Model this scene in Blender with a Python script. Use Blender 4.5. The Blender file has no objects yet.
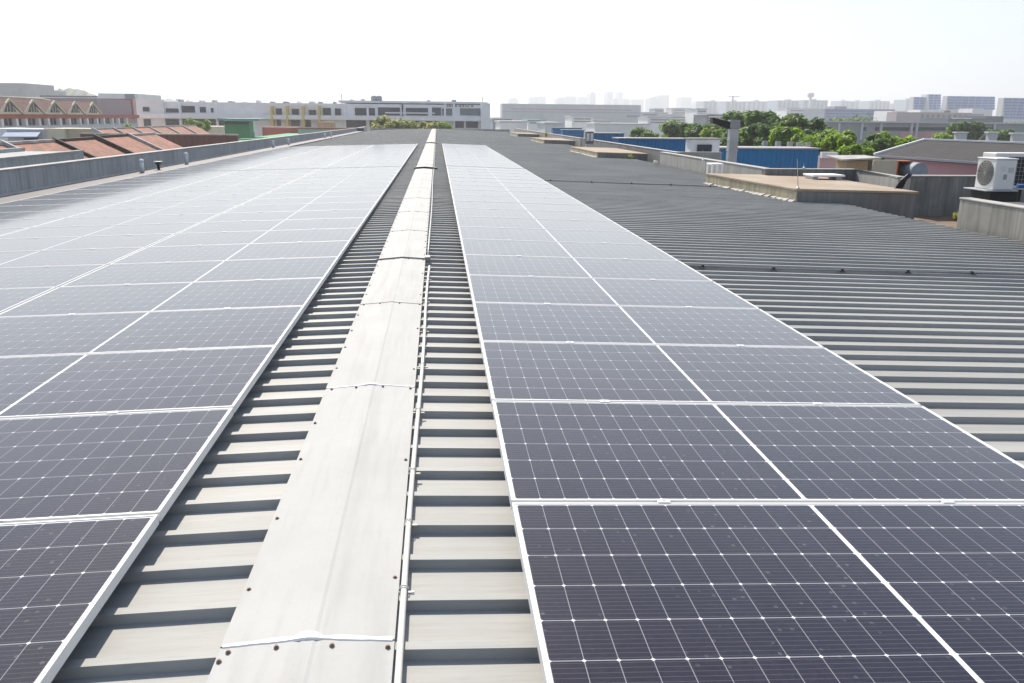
import bpy, math, random
from mathutils import Vector, Matrix

# ------------------------------------------------------------------ camera, sky, sun, exposure
SC = bpy.context.scene
COL = SC.collection
F, TH, YAW, ROLL, CH = 835.75, .2621, .0892, .01, 1.3863
cd = bpy.data.cameras.new('camera'); cam = bpy.data.objects.new('camera', cd); COL.objects.link(cam)
cd.sensor_width = 36; cd.lens = F / 1024 * 36; cd.clip_end = 20000; cd.clip_start = .05
cam.location = (0, 0, CH)
fwd = Vector((math.sin(YAW) * math.cos(TH), math.cos(YAW) * math.cos(TH), -math.sin(TH)))
rt = Vector((math.cos(YAW), -math.sin(YAW), 0)); up = rt.cross(fwd)
cr, sr_ = math.cos(ROLL), math.sin(ROLL)
R_ = rt * cr + up * sr_; U_ = up * cr - rt * sr_
# (roll: picture turns clockwise by ROLL)
cam.rotation_euler = Matrix((R_, U_, -fwd)).transposed().to_euler()
SC.camera = cam

SUN_EL, SUN_AZ = math.radians(43), math.radians(-11)      # azimuth from +Y, negative = to the left
w = bpy.data.worlds.new('World'); SC.world = w; w.use_nodes = True
nt = w.node_tree; nt.nodes.clear()
sky = nt.nodes.new('ShaderNodeTexSky'); sky.sky_type = 'NISHITA'; sky.sun_disc = False
sky.sun_elevation = SUN_EL; sky.sun_rotation = SUN_AZ
sky.air_density = 1.0; sky.dust_density = 1.2; sky.ozone_density = 1.0
hs = nt.nodes.new('ShaderNodeHueSaturation'); hs.inputs['Saturation'].default_value = 1.05
hz_mix = nt.nodes.new('ShaderNodeMix'); hz_mix.data_type = 'RGBA'; hz_mix.inputs[0].default_value = .5      # thin bright haze over the whole sky
hz_mix.inputs[7].default_value = (5.0, 5.5, 6.2, 1)
tcw = nt.nodes.new('ShaderNodeTexCoord'); spw = nt.nodes.new('ShaderNodeSeparateXYZ'); mrw = nt.nodes.new('ShaderNodeMapRange')   # haze thins towards the zenith
nt.links.new(tcw.outputs['Generated'], spw.inputs[0]); nt.links.new(spw.outputs[2], mrw.inputs[0])
for i_, v_ in enumerate((0., .65, .78, .12)): mrw.inputs[i_ + 1].default_value = v_
nt.links.new(mrw.outputs[0], hz_mix.inputs[0])
bg = nt.nodes.new('ShaderNodeBackground'); bg.inputs['Strength'].default_value = .116
wo = nt.nodes.new('ShaderNodeOutputWorld')
nt.links.new(sky.outputs[0], hs.inputs['Color']); nt.links.new(hs.outputs[0], hz_mix.inputs[6]); nt.links.new(hz_mix.outputs[2], bg.inputs['Color']); nt.links.new(bg.outputs[0], wo.inputs['Surface'])
sd = bpy.data.lights.new('sun', 'SUN'); sun = bpy.data.objects.new('sun', sd); COL.objects.link(sun)
sd.energy = 5.0; sd.angle = math.radians(.55); sd.color = (1, .925, .81)
sv = Vector((math.sin(SUN_AZ) * math.cos(SUN_EL), math.cos(SUN_AZ) * math.cos(SUN_EL), math.sin(SUN_EL)))
sun.rotation_euler = sv.to_track_quat('Z', 'Y').to_euler(); sun.location = (0, 0, 60)
SC.view_settings.view_transform = 'Standard'; SC.view_settings.look = 'None'
SC.view_settings.exposure = 0.5; SC.view_settings.gamma = 1

GZ = -9.0                                                  # street level below the roof ridge

# ------------------------------------------------------------------ helpers
def ray(u, v):
    x = (u - 512) / F; y = (v - 341.5) / F
    a = x * cr + y * sr_; b = x * sr_ - y * cr
    return rt * a + up * b + fwd
def at(u, v, Y):
    d = ray(u, v); t = Y / d.y
    return Vector((d.x * t, Y, CH + d.z * t))
def atX(u, v, X):
    d = ray(u, v); t = X / d.x
    return Vector((X, d.y * t, CH + d.z * t))
def onZ(u, v, z):
    d = ray(u, v); t = (z - CH) / d.z
    return Vector((d.x * t, d.y * t, z))

def tag(o, label=None, cat=None, group=None, kind=None):
    if label: o['label'] = label
    if cat: o['category'] = cat
    if group: o['group'] = group
    if kind: o['kind'] = kind
    return o
def thing(name, label, cat, loc=(0, 0, 0), group=None, rz=0):
    o = bpy.data.objects.new(name, None); COL.objects.link(o); o.location = loc; o.rotation_euler = (0, 0, rz)
    o.empty_display_size = .2
    return tag(o, label, cat, group)
def wloc(o):
    v = Vector((0, 0, 0))
    while o is not None: v += o.location; o = o.parent
    return v

class MB:
    def __init__(s): s.v = []; s.f = []; s.sm = False
    def quad(s, *p):
        n = len(s.v); s.v += [tuple(q) for q in p]; s.f.append(tuple(range(n, n + len(p)))); return s
    def box(s, x0, x1, y0, y1, z0, z1):
        if x0 > x1: x0, x1 = x1, x0
        if y0 > y1: y0, y1 = y1, y0
        n = len(s.v)
        s.v += [(x0, y0, z0), (x1, y0, z0), (x1, y1, z0), (x0, y1, z0), (x0, y0, z1), (x1, y0, z1), (x1, y1, z1), (x0, y1, z1)]
        s.f += [tuple(n + i for i in q) for q in ((3, 2, 1, 0), (4, 5, 6, 7), (0, 1, 5, 4), (1, 2, 6, 5), (2, 3, 7, 6), (3, 0, 4, 7))]
        return s
    def hexa(s, b, t):                                      # bottom ring, top ring (same count)
        n = len(s.v); k = len(b)
        s.v += [tuple(q) for q in b] + [tuple(q) for q in t]
        s.f.append(tuple(n + i for i in reversed(range(k)))); s.f.append(tuple(n + k + i for i in range(k)))
        for i in range(k):
            j = (i + 1) % k; s.f.append((n + i, n + j, n + k + j, n + k + i))
        return s
    def bar(s, a, b, w_, h_):                               # square bar between two points
        a = Vector(a); b = Vector(b); d = (b - a).normalized()
        side = d.cross(Vector((0, 0, 1)))
        if side.length < 1e-4: side = Vector((1, 0, 0))
        side.normalize(); u2 = side.cross(d)
        o = [side * (w_ / 2) * i + u2 * (h_ / 2) * j for i, j in ((-1, -1), (1, -1), (1, 1), (-1, 1))]
        return s.hexa([a + q for q in o], [b + q for q in o])
    def tube(s, pts, r, n=8, r1=None):
        pts = [Vector(p) for p in pts]; rings = []
        for i, p in enumerate(pts):
            d = (pts[min(i + 1, len(pts) - 1)] - pts[max(i - 1, 0)]).normalized()
            a = d.cross(Vector((0, 0, 1)))
            if a.length < 1e-3: a = d.cross(Vector((0, 1, 0)))
            a.normalize(); b = d.cross(a)
            rr = r if r1 is None else r + (r1 - r) * i / (len(pts) - 1)
            rings.append([p + (a * math.cos(2 * math.pi * k / n) + b * math.sin(2 * math.pi * k / n)) * rr for k in range(n)])
        n0 = len(s.v)
        for g in rings: s.v += [tuple(q) for q in g]
        for i in range(len(rings) - 1):
            for k in range(n):
                j = (k + 1) % n
                s.f.append((n0 + i * n + k, n0 + i * n + j, n0 + (i + 1) * n + j, n0 + (i + 1) * n + k))
        s.f.append(tuple(n0 + k for k in reversed(range(n)))); e = n0 + (len(rings) - 1) * n
        s.f.append(tuple(e + k for k in range(n)))
        s.sm = True
        return s
    def lathe(s, c, prof, n=16):                            # prof: (r, z)
        n0 = len(s.v); c = Vector(c)
        for r, z in prof:
            for k in range(n):
                t = 2 * math.pi * k / n; s.v.append((c.x + r * math.cos(t), c.y + r * math.sin(t), c.z + z))
        for i in range(len(prof) - 1):
            for k in range(n):
                j = (k + 1) % n; s.f.append((n0 + i * n + k, n0 + i * n + j, n0 + (i + 1) * n + j, n0 + (i + 1) * n + k))
        s.f.append(tuple(n0 + k for k in reversed(range(n)))); e = n0 + (len(prof) - 1) * n
        s.f.append(tuple(e + k for k in range(n))); s.sm = True
        return s
    def build(s, name, m, parent=None, bevel=0, loc=None, origin=None):
        off = wloc(parent) if parent is not None else Vector((0, 0, 0))
        base = off if origin is None else Vector(origin)
        me = bpy.data.meshes.new(name)
        me.from_pydata([(x - base.x, y - base.y, z - base.z) for x, y, z in s.v], [], s.f); me.update()
        if s.sm:
            for p in me.polygons: p.use_smooth = len(p.vertices) == 4
        me.materials.append(m)
        o = bpy.data.objects.new(name, me); COL.objects.link(o)
        o.location = base - off
        if parent is not None: o.parent = parent
        if bevel:
            b = o.modifiers.new('bevel', 'BEVEL'); b.width = bevel; b.segments = 2; b.limit_method = 'ANGLE'
        return o

# ------------------------------------------------------------------ materials
class N:                                                    # tiny arithmetic on node sockets
    def __init__(s, t, sock): s.t = t; s.k = sock
    def op(s, o, *a):
        n = s.t.nodes.new('ShaderNodeMath'); n.operation = o
        for i, x in enumerate((s,) + a):
            if isinstance(x, N): s.t.links.new(x.k, n.inputs[i])
            else: n.inputs[i].default_value = x
        return N(s.t, n.outputs[0])
    def __add__(s, o): return s.op('ADD', o)
    def __sub__(s, o): return s.op('SUBTRACT', o)
    def __mul__(s, o): return s.op('MULTIPLY', o)
    def fract(s): return s.op('FRACT')
    def abs(s): return s.op('ABSOLUTE')
    def lt(s, o): return s.op('LESS_THAN', o)
    def gt(s, o): return s.op('GREATER_THAN', o)
    def mx(s, o): return s.op('MAXIMUM', o)
    def mn(s, o): return s.op('MINIMUM', o)
def new_mat(name):
    m = bpy.data.materials.new(name); m.use_nodes = True
    t = m.node_tree; return m, t, t.nodes['Principled BSDF']
def coords(t, kind='Object', scale=(1, 1, 1)):
    c = t.nodes.new('ShaderNodeTexCoord'); mp = t.nodes.new('ShaderNodeMapping'); mp.inputs['Scale'].default_value = scale
    t.links.new(c.outputs[kind], mp.inputs['Vector']); return mp.outputs[0]
def wcoords(t, scale=(1, 1, 1)):
    g = t.nodes.new('ShaderNodeNewGeometry'); mp = t.nodes.new('ShaderNodeMapping'); mp.inputs['Scale'].default_value = scale
    t.links.new(g.outputs['Position'], mp.inputs['Vector']); return mp.outputs[0]
def noise(t, vec, scale, detail=4, rough=.6):
    n = t.nodes.new('ShaderNodeTexNoise'); n.inputs['Scale'].default_value = scale; n.inputs['Detail'].default_value = detail
    n.inputs['Roughness'].default_value = rough; t.links.new(vec, n.inputs['Vector']); return N(t, n.outputs[0])
def remap(t, x, a, b, c=0., d=1.):
    n = t.nodes.new('ShaderNodeMapRange'); t.links.new(x.k, n.inputs[0])
    for i, q in enumerate((a, b, c, d)): n.inputs[i + 1].default_value = q
    return N(t, n.outputs[0])
def mix(t, fac, a, b):
    n = t.nodes.new('ShaderNodeMix'); n.data_type = 'RGBA'
    if isinstance(fac, N): t.links.new(fac.k, n.inputs[0])
    else: n.inputs[0].default_value = fac
    for i, x in ((6, a), (7, b)):
        if isinstance(x, tuple): n.inputs[i].default_value = (*x, 1)
        else: t.links.new(x, n.inputs[i])
    return n.outputs[2]
def bump(t, b, h, strength, dist=.01):
    n = t.nodes.new('ShaderNodeBump'); n.inputs['Strength'].default_value = strength; n.inputs['Distance'].default_value = dist
    t.links.new(h.k, n.inputs['Height']); t.links.new(n.outputs[0], b.inputs['Normal'])
MATS = {}
def pm(name, col, rough=.6, metal=0., var=.18, scale=3., sc3=(1, 1, 1), col2=None, bmp=0., lo=.35, hi=.7, fine=0.):
    """plain weathered surface: base colour broken up by two octaves of noise"""
    if name in MATS: return MATS[name]
    m, t, b = new_mat(name)
    v = wcoords(t, sc3); n1 = noise(t, v, scale)
    c2 = col2 or tuple(c * (1 - var) for c in col)
    fac = remap(t, n1, lo, hi)
    out = mix(t, fac, col, c2)
    if fine:
        n2 = noise(t, wcoords(t), scale * 9, 3)
        out = mix(t, remap(t, n2, .4, .75, 0, fine), out, tuple(c * .55 for c in col))
    t.links.new(out, b.inputs['Base Color'])
    b.inputs['Roughness'].default_value = rough; b.inputs['Metallic'].default_value = metal
    if bmp: bump(t, b, noise(t, wcoords(t), scale * 6, 5), bmp, .02)
    MATS[name] = m; return m
def streaky(name, col, dark, pale, amt=.75, base_dirt=.5):
    """rain-streaked concrete: vertical runs, blotches and grain"""
    m, t, b = new_mat(name)
    s1 = noise(t, wcoords(t, (5, 5, .35)), 1.6, 5, .65); s2 = noise(t, wcoords(t, (11, 11, .5)), 1.5, 3)
    bl = noise(t, wcoords(t), 1.1, 5); gr = noise(t, wcoords(t), 60, 3)
    c = mix(t, remap(t, s1, .42, .68, 0, amt), col, dark)
    c = mix(t, remap(t, s2, .52, .75, 0, .55), c, pale)
    c = mix(t, remap(t, bl, .45, .75, 0, base_dirt), c, tuple(x * .6 for x in dark))
    c = mix(t, remap(t, gr, .45, .8, 0, .35), c, tuple(x * .6 for x in col))
    t.links.new(c, b.inputs['Base Color']); b.inputs['Roughness'].default_value = .9
    bump(t, b, gr, .35, .01)
    return m
def ribbed(name, col, axis, pitch, rough=.5, dark=.6, var=.15):
    """metal sheet with pressed ribs: a groove every pitch metres along axis (0 x, 1 y)"""
    m, t, b = new_mat(name)
    g = t.nodes.new('ShaderNodeNewGeometry'); sp = t.nodes.new('ShaderNodeSeparateXYZ'); t.links.new(g.outputs['Position'], sp.inputs[0])
    fr = (N(t, sp.outputs[axis]) * (1 / pitch)).fract()
    h = remap(t, (fr - .5).abs(), .3, .45)
    n1 = noise(t, wcoords(t), .8, 5)
    c = mix(t, remap(t, n1, .35, .7), col, tuple(x * (1 - var) for x in col))
    c = mix(t, h * (1 - dark), c, tuple(x * .5 for x in col))
    t.links.new(c, b.inputs['Base Color']); b.inputs['Roughness'].default_value = rough
    bump(t, b, h, .6, .04)
    return m
def tile_mat(name, c1, c2, c3):
    m, t, b = new_mat(name)
    v = wcoords(t); vo = t.nodes.new('ShaderNodeTexVoronoi'); vo.inputs['Scale'].default_value = 3.2; t.links.new(v, vo.inputs['Vector'])
    sp = t.nodes.new('ShaderNodeSeparateXYZ'); t.links.new(vo.outputs['Color'], sp.inputs[0])
    c = mix(t, N(t, sp.outputs[0]), c1, c2)
    c = mix(t, remap(t, noise(t, wcoords(t), 1.3, 6, .75), .44, .62, 0, .8), c, c3)
    t.links.new(c, b.inputs['Base Color']); b.inputs['Roughness'].default_value = .85
    bump(t, b, N(t, vo.outputs['Distance']), .5, .06)
    return m
def leaf_mat(name, a, b_, c_):
    m, t, b = new_mat(name)
    g = t.nodes.new('ShaderNodeNewGeometry')
    c = mix(t, remap(t, N(t, g.outputs['Random Per Island']), 0, 1), a, b_)
    c = mix(t, remap(t, noise(t, wcoords(t), .55, 2), .48, .66, 0, .8), c, c_)
    t.links.new(c, b.inputs['Base Color']); b.inputs['Roughness'].default_value = .55
    tr = t.nodes.new('ShaderNodeBsdfTranslucent'); t.links.new(c, tr.inputs['Color'])
    ms = t.nodes.new('ShaderNodeMixShader'); ms.inputs[0].default_value = .6
    t.links.new(b.outputs[0], ms.inputs[1]); t.links.new(tr.outputs[0], ms.inputs[2])
    t.links.new(ms.outputs[0], t.nodes['Material Output'].inputs['Surface'])
    return m

PL, PWD = 2.098, 1.043                                      # one panel: across the slope, along the ridge
PITCH = 1.06
def panel_mat():
    m, t, b = new_mat('solar_cells_under_glass')
    tc = t.nodes.new('ShaderNodeTexCoord'); sp = t.nodes.new('ShaderNodeSeparateXYZ'); t.links.new(tc.outputs['Object'], sp.inputs[0])
    x, y = N(t, sp.outputs[0]), N(t, sp.outputs[1])         # origin at panel centre
    half_gap = .0075; mx_, my_ = .016, .016
    cw = (PL / 2 - half_gap - mx_) / 12; chh = (PWD - 2 * my_) / 6
    ax = x.abs() - half_gap                                 # distance from the middle strip
    fx = ax * (1 / cw); fy = (y + (PWD / 2 - my_)) * (1 / chh)
    dx = (((fx.fract() - .5).abs() - .5) * -1.) * cw        # metres to nearest cell edge
    dy = (((fy.fract() - .5).abs() - .5) * -1.) * chh
    lx = dx.lt(.0011); ly = dy.lt(.0015)
    dia = (dx + dy).lt(.0065)
    strip = ax.lt(0.); border = ax.gt(PL / 2 - half_gap - mx_ + .0005).mx((y.abs()).gt(PWD / 2 - my_ + .0005))
    bb = (((fy * 9.).fract() - .5).abs()).lt(.06)
    oi = t.nodes.new('ShaderNodeObjectInfo'); rnd = N(t, oi.outputs['Random'])
    nv = noise(t, wcoords(t), 1.4, 4); cn = noise(t, wcoords(t), 45, 3)
    # cell to cell shade
    wn = t.nodes.new('ShaderNodeTexWhiteNoise'); wn.noise_dimensions = '3D'
    cb = t.nodes.new('ShaderNodeCombineXYZ')
    t.links.new((x * (1 / cw)).op('FLOOR').k, cb.inputs[0]); t.links.new(fy.op('FLOOR').k, cb.inputs[1]); t.links.new((rnd * 50.).k, cb.inputs[2])
    t.links.new(cb.outputs[0], wn.inputs['Vector'])
    c = mix(t, N(t, wn.outputs['Value']), (.0052, .003, .0125), (.008, .0048, .0175))
    c = mix(t, bb * .42, c, (.11, .115, .13))
    # dust film, rain-dried spots
    vo = t.nodes.new('ShaderNodeTexVoronoi'); vo.inputs['Scale'].default_value = 26; t.links.new(wcoords(t), vo.inputs['Vector'])
    vs = t.nodes.new('ShaderNodeSeparateXYZ'); t.links.new(vo.outputs['Color'], vs.inputs[0])
    spot = N(t, vo.outputs['Distance']).lt(.16) * N(t, vs.outputs[0]).gt(.55) * remap(t, nv, .4, .6)
    dust = remap(t, cn, .35, .75, .0, .022) + remap(t, nv, .35, .7, 0., .016) + spot * .17 + rnd * .022
    c = mix(t, dust, c, (.36, .34, .32))
    c = mix(t, lx * .38, c, (.62, .63, .65)); c = mix(t, ly * .5, c, (.66, .67, .69)); c = mix(t, dia * .9, c, (.75, .75, .76))
    c = mix(t, strip.mx(border), c, (.78, .78, .78))
    t.links.new(c, b.inputs['Base Color'])
    b.inputs['Sheen Weight'].default_value = .75; b.inputs['Sheen Tint'].default_value = (1, .97, .93, 1); b.inputs['Sheen Roughness'].default_value = .27; b.inputs['Roughness'].default_value = .13; b.inputs['IOR'].default_value = 1.43
    t.links.new(remap(t, cn, .3, .8, .06, .10).k, b.inputs['Roughness'])
    return m
M = dict(
    cells=panel_mat(),
    alu=pm('white_anodised_aluminium', (.70, .70, .69), .5, .0, .08, 6),
    rail=pm('mill_aluminium', (.55, .56, .57), .4, .6, .12, 5),
    clamp=pm('bright_clamp_metal', (.82, .82, .81), .5, .0, .06, 20),
    cap=None, roof=None,
    seal=pm('white_silicone', (.88, .86, .82), .5, 0, .04, 30),
    screw=pm('rusty_screw', (.20, .095, .05), .7, .2, .5, 60, col2=(.32, .27, .22)),
    pvc=pm('white_pvc', (.66, .64, .59), .65, 0, .12, 8, fine=.15),
    blackcable=pm('black_flexible_conduit', (.03, .032, .035), .5, 0, .3, 20),
    greycable=pm('grey_flexible_conduit', (.22, .22, .23), .5, 0, .3, 20),
    greypipe=pm('grey_pvc_pipe', (.33, .34, .35), .45, 0, .2, 8),
    parapet_left=streaky('streaked_dark_concrete', (.40, .415, .415), (.19, .20, .205), (.55, .57, .57), .6, .35),
    parapet=streaky('streaked_grey_concrete', (.35, .345, .325), (.17, .17, .165), (.44, .43, .41), .6, .4),
    wallA=streaky('streaked_beige_concrete', (.32, .31, .28), (.12, .12, .11), (.42, .41, .37)),
    coping=pm('pale_coping', (.44, .43, .41), .85, 0, .35, 2.5, fine=.3),
    slab_top=pm('tan_screed', (.37, .31, .24), .9, 0, .4, .9, col2=(.27, .19, .13), fine=.25, bmp=.2),
    slab_front=streaky('shaded_front_concrete', (.20, .20, .195), (.10, .10, .10), (.30, .30, .29), .6, .4),  # shade put into the colour of the slab's front and base
    parapet_dark=streaky('dark_and_shaded_concrete', (.21, .215, .21), (.085, .09, .09), (.36, .36, .34)),  # darker parapet concrete; puts shade into the wall behind the gutter
    slab_side=streaky('sunlit_side_concrete', (.46, .41, .28), (.20, .17, .11), (.55, .50, .38), .8, .6),  # sunlit yellow tone put into the slab's left side
    dirt=pm('brown_dirt_floor', (.22, .145, .095), .95, 0, .5, 1.6, col2=(.13, .10, .07), fine=.4, bmp=.4),
    gutter=pm('gutter_flashing', (.085, .078, .088), .7, .1, .3, 2, fine=.3),
    white=pm('white_render', (.86, .86, .85), .8, 0, .12, .5),
    offwhite=pm('offwhite_render', (.76, .76, .76), .8, 0, .15, .3),
    palegrey=pm('pale_grey_cladding', (.56, .57, .59), .7, 0, .12, .2),
    grey=pm('grey_render', (.33, .34, .36), .8, 0, .2, .3),
    bluegrey=pm('bluegrey_cladding', (.22, .26, .33), .6, 0, .2, .3),
    darkgrey=pm('dark_grey_panel', (.10, .11, .125), .6, 0, .3, .8),
    navy=pm('navy_metal', (.055, .075, .13), .55, 0, .3, .6),
    glass=pm('dark_window_glass', (.014, .026, .045), .4, 0, .4, .8),
    paleglass=pm('grey_window_glass', (.12, .15, .18), .15, 0, .3, .5),
    blueglass=pm('blue_office_glass', (.012, .15, .50), .55, 0, .35, .06),
    pink=pm('pink_render', (.58, .32, .33), .85, 0, .15, .4),
    palepink=pm('pale_pink_render', (.60, .44, .40), .85, 0, .12, .3),
    greypink=pm('grey_pink_render', (.38, .31, .32), .85, 0, .15, .1),
    red=pm('red_painted_band', (.46, .11, .085), .7, 0, .2, .8),
    cream=pm('cream_render', (.74, .66, .50), .85, 0, .15, .6),
    beige=pm('beige_render', (.50, .43, .32), .85, 0, .2, .6),
    maroon=tile_mat('maroon_tiles', (.12, .042, .036), (.155, .058, .048), (.08, .038, .033)),
    terracotta=tile_mat('terracotta_tiles', (.32, .095, .045), (.22, .065, .032), (.085, .042, .03)),
    brown=ribbed('red_brown_metal_wall', (.15, .06, .052), 0, .5, .6),
    partywall=pm('weathered_white_wall', (.55, .55, .54), .9, 0, .5, 1.2, fine=.3),
    shadewall=pm('shadow_toned_wall', (.075, .06, .05), .9, 0, .4, 1.2),  # dark tone puts shadow into the colour of some party walls
    green=pm('green_painted_wall', (.09, .29, .13), .6, 0, .2, 1),
    darkgreen=pm('dark_green_enamel', (.04, .11, .06), .5, 0, .3, 8),
    turf=pm('green_turf_roof', (.10, .36, .16), .9, 0, .2, .4),
    teal=pm('teal_sheet_roof', (.16, .38, .38), .5, 0, .2, .6),
    blue=ribbed('blue_corrugated_sheet', (.001, .15, .36), 0, .25, .75, .85),
    awning=pm('blue_awning', (.30, .38, .52), .6, 0, .2, 1),
    rustroof=ribbed('dark_ribbed_roof', (.048, .044, .048), 1, .35, .95, .6, .3),
    tan=pm('tan_board', (.50, .38, .22), .8, 0, .3, 1.5),
    orange=pm('rust_orange_panel', (.42, .13, .05), .8, 0, .5, 3),
    tankgrey=pm('matt_grey_tank', (.24, .27, .31), .7, 0, .3, 2),
    galv=pm('galvanised_steel', (.46, .48, .50), .45, .5, .2, 3),
    black=pm('black_rubber', (.012, .012, .014), .6, 0, .3, 6),
    acwhite=pm('cream_enamel', (.74, .74, .71), .4, 0, .08, 4),
    grille=pm('grey_fan_grille', (.40, .39, .37), .5, 0, .3, 30),
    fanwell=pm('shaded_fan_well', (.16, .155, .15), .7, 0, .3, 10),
    yellow=pm('yellow_pilaster', (.72, .52, .12), .8, 0, .15, 1),
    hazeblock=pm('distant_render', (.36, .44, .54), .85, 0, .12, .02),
    bark=pm('bark', (.12, .09, .065), .9, 0, .35, 4),
    leaf=leaf_mat('dark_foliage', (.095, .175, .035), (.17, .275, .06), (.055, .115, .028)),
    leafy=leaf_mat('bright_foliage', (.19, .33, .025), (.32, .44, .04), (.09, .19, .02)),
    leafo=leaf_mat('olive_foliage', (.28, .31, .08), (.42, .42, .13), (.17, .21, .06)),
    bluepipe=pm('blue_pipe', (.03, .14, .40), .4, 0, .1, 5),
)
def roof_mat():
    m, t, b = new_mat('weathered_roof_sheet')
    st = noise(t, wcoords(t, (.35, 9, 3)), 2.2, 5, .65); bl = noise(t, wcoords(t), .55, 5, .6); gr = noise(t, wcoords(t, (2, 30, 10)), 4, 3)
    c = mix(t, remap(t, st, .38, .68), (.385, .385, .366), (.325, .326, .312))
    c = mix(t, remap(t, bl, .42, .65, 0, .6), c, (.25, .255, .25))
    c = mix(t, remap(t, gr, .5, .8, 0, .35), c, (.19, .19, .185))
    g = t.nodes.new('ShaderNodeNewGeometry'); sp = t.nodes.new('ShaderNodeSeparateXYZ'); t.links.new(g.outputs['Position'], sp.inputs[0])
    wn = t.nodes.new('ShaderNodeTexWhiteNoise'); wn.noise_dimensions = '1D'         # each 0.7 m wide sheet has weathered a little differently
    t.links.new((N(t, sp.outputs[1]) * (1 / .693)).op('FLOOR').k, wn.inputs['W'])
    c = mix(t, N(t, wn.outputs['Value']) * .22, c, (.22, .22, .215))
    ru = noise(t, wcoords(t, (.8, 6, 3)), 3.1, 6, .7); c = mix(t, remap(t, ru, .66, .8, 0, .5), c, (.22, .15, .10))
    t.links.new(c, b.inputs['Base Color']); b.inputs['Roughness'].default_value = .62; b.inputs['Specular IOR Level'].default_value = .3
    bump(t, b, noise(t, wcoords(t, (.6, 3, 1)), 2.5, 3), .25, .02)
    return m
def cap_mat():
    m, t, b = new_mat('painted_ridge_sheet')
    a = noise(t, wcoords(t), 2.2, 5, .6); s = noise(t, wcoords(t, (7, .5, 1)), 2.0, 5); g = noise(t, wcoords(t), 70, 3)
    c = mix(t, remap(t, a, .35, .7), (.445, .445, .435), (.41, .41, .40))
    c = mix(t, remap(t, s, .48, .7, 0, .55), c, (.34, .335, .325))
    c = mix(t, remap(t, g, .5, .8, 0, .12), c, (.28, .27, .25))
    t.links.new(c, b.inputs['Base Color']); b.inputs['Roughness'].default_value = .8; b.inputs['Specular IOR Level'].default_value = .25; b.inputs['Metallic'].default_value = .05
    bump(t, b, noise(t, wcoords(t, (1, .6, 1)), 3.5, 3), .35, .02)
    return m
M['roof'] = roof_mat(); M['cap'] = cap_mat()

# ------------------------------------------------------------------ ground
def ground():
    m, t, b = new_mat('town_ground')
    n1 = noise(t, wcoords(t), .012, 4); n2 = noise(t, wcoords(t), .15, 5)
    c = mix(t, remap(t, n1, .42, .55), (.10, .115, .06), (.20, .20, .195))
    c = mix(t, remap(t, n2, .4, .7, 0, .6), c, (.12, .12, .115))
    t.links.new(c, b.inputs['Base Color']); b.inputs['Roughness'].default_value = .95
    g = MB(); g.quad((-6000, -6000, GZ), (6000, -6000, GZ), (6000, 9000, GZ), (-6000, 9000, GZ))
    tag(g.build('ground', m), kind='structure')
ground()

# ------------------------------------------------------------------ the roof we stand on
RX = -.355                                                  # ridge line
SR, SL = .033, .030
def zr(X): return -SR * X if X >= RX else (-SR * RX + SL * (X - RX))
zL_off = zr(RX) - SL * RX
YN, YF = -3.0, 100.0
RIB, RH = .2310, .0285
ware = thing('warehouse', 'long low warehouse with ribbed grey metal roof that carries the solar panels', 'building', (0, 0, GZ))
MB().box(-8.25, 8.15, YN + .3, YF - .2, GZ, -.34).build('outer_wall', M['palegrey'], ware)
def sheet(x0, x1):
    # trapezoid profile along Y, extruded down the slope, with a real thickness lip at the eave
    xs = [x0, x0 + (x1 - x0) * .33, x0 + (x1 - x0) * .66, x1]
    if x0 > x1: xs = xs
    prof = []
    off = 1.903 + .020                                      # a rib face falls here
    k0 = int((YN - off) / RIB); k1 = int((YF - off) / RIB)
    for k in range(k0, k1):
        y = off + k * RIB
        prof += [(y - .002, 0), (y + .006, RH), (y + .040, RH), (y + .052, 0)]
    g = MB(); n = len(prof); rnd = random.Random(5)
    jit = [(rnd.uniform(-.03, .03), [rnd.uniform(-.0022, .0022) for _ in xs]) for _ in range(n // 4 + 1)]
    for i, X in enumerate(xs):
        for j, (y, z) in enumerate(prof):
            jj = jit[j // 4]; X_ = X + (jj[0] if i == len(xs) - 1 else 0)
            g.v.append((X_, y, zr(X) + z + (jj[1][i] if z else jj[1][i] * .3)))
    for i in range(len(xs) - 1):
        for j in range(n - 1):
            a = i * n + j
            q = (a, a + n, a + n + 1, a + 1)
            g.f.append(q if x1 > x0 else q[::-1])
    n0 = len(g.v)                                           # folded-down end of the sheet
    for j, (y, z) in enumerate(prof): g.v.append((xs[-1] + jit[j // 4][0], y, zr(xs[-1]) + z - .03))
    for j in range(n - 1):
        a = (len(xs) - 1) * n + j; q = (a, n0 + j, n0 + j + 1, a + 1)
        g.f.append(q if x1 > x0 else q[::-1])
    return g
for x1, lab in ((-7.36, None), (8.22, None)):
    # faces wound so that normals point up
    o = sheet(RX, x1).build('roof_sheet', M['roof'], ware)
MB().box(-8.079, -7.37, YN + .3, 88, -.36, -.125).build('box_gutter', M['gutter'], ware)
MB().box(8.16, 12.6, YN + .3, 31.2, -.9, -.60).build('side_terrace', M['dirt'], ware)
MB().box(8.16, 12.6, YN + .31, 31.19, GZ, -.91).build('side_wall', M['palegrey'], ware)
MB().box(8.16, 8.8, 31.21, YF, -.9, -.45).build('side_gutter', M['gutter'], ware)
MB().box(-7.6, 8.4, YF - .19, YF, -.5, .02).build('end_upstand', M['parapet'], ware, bevel=.01)

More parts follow.
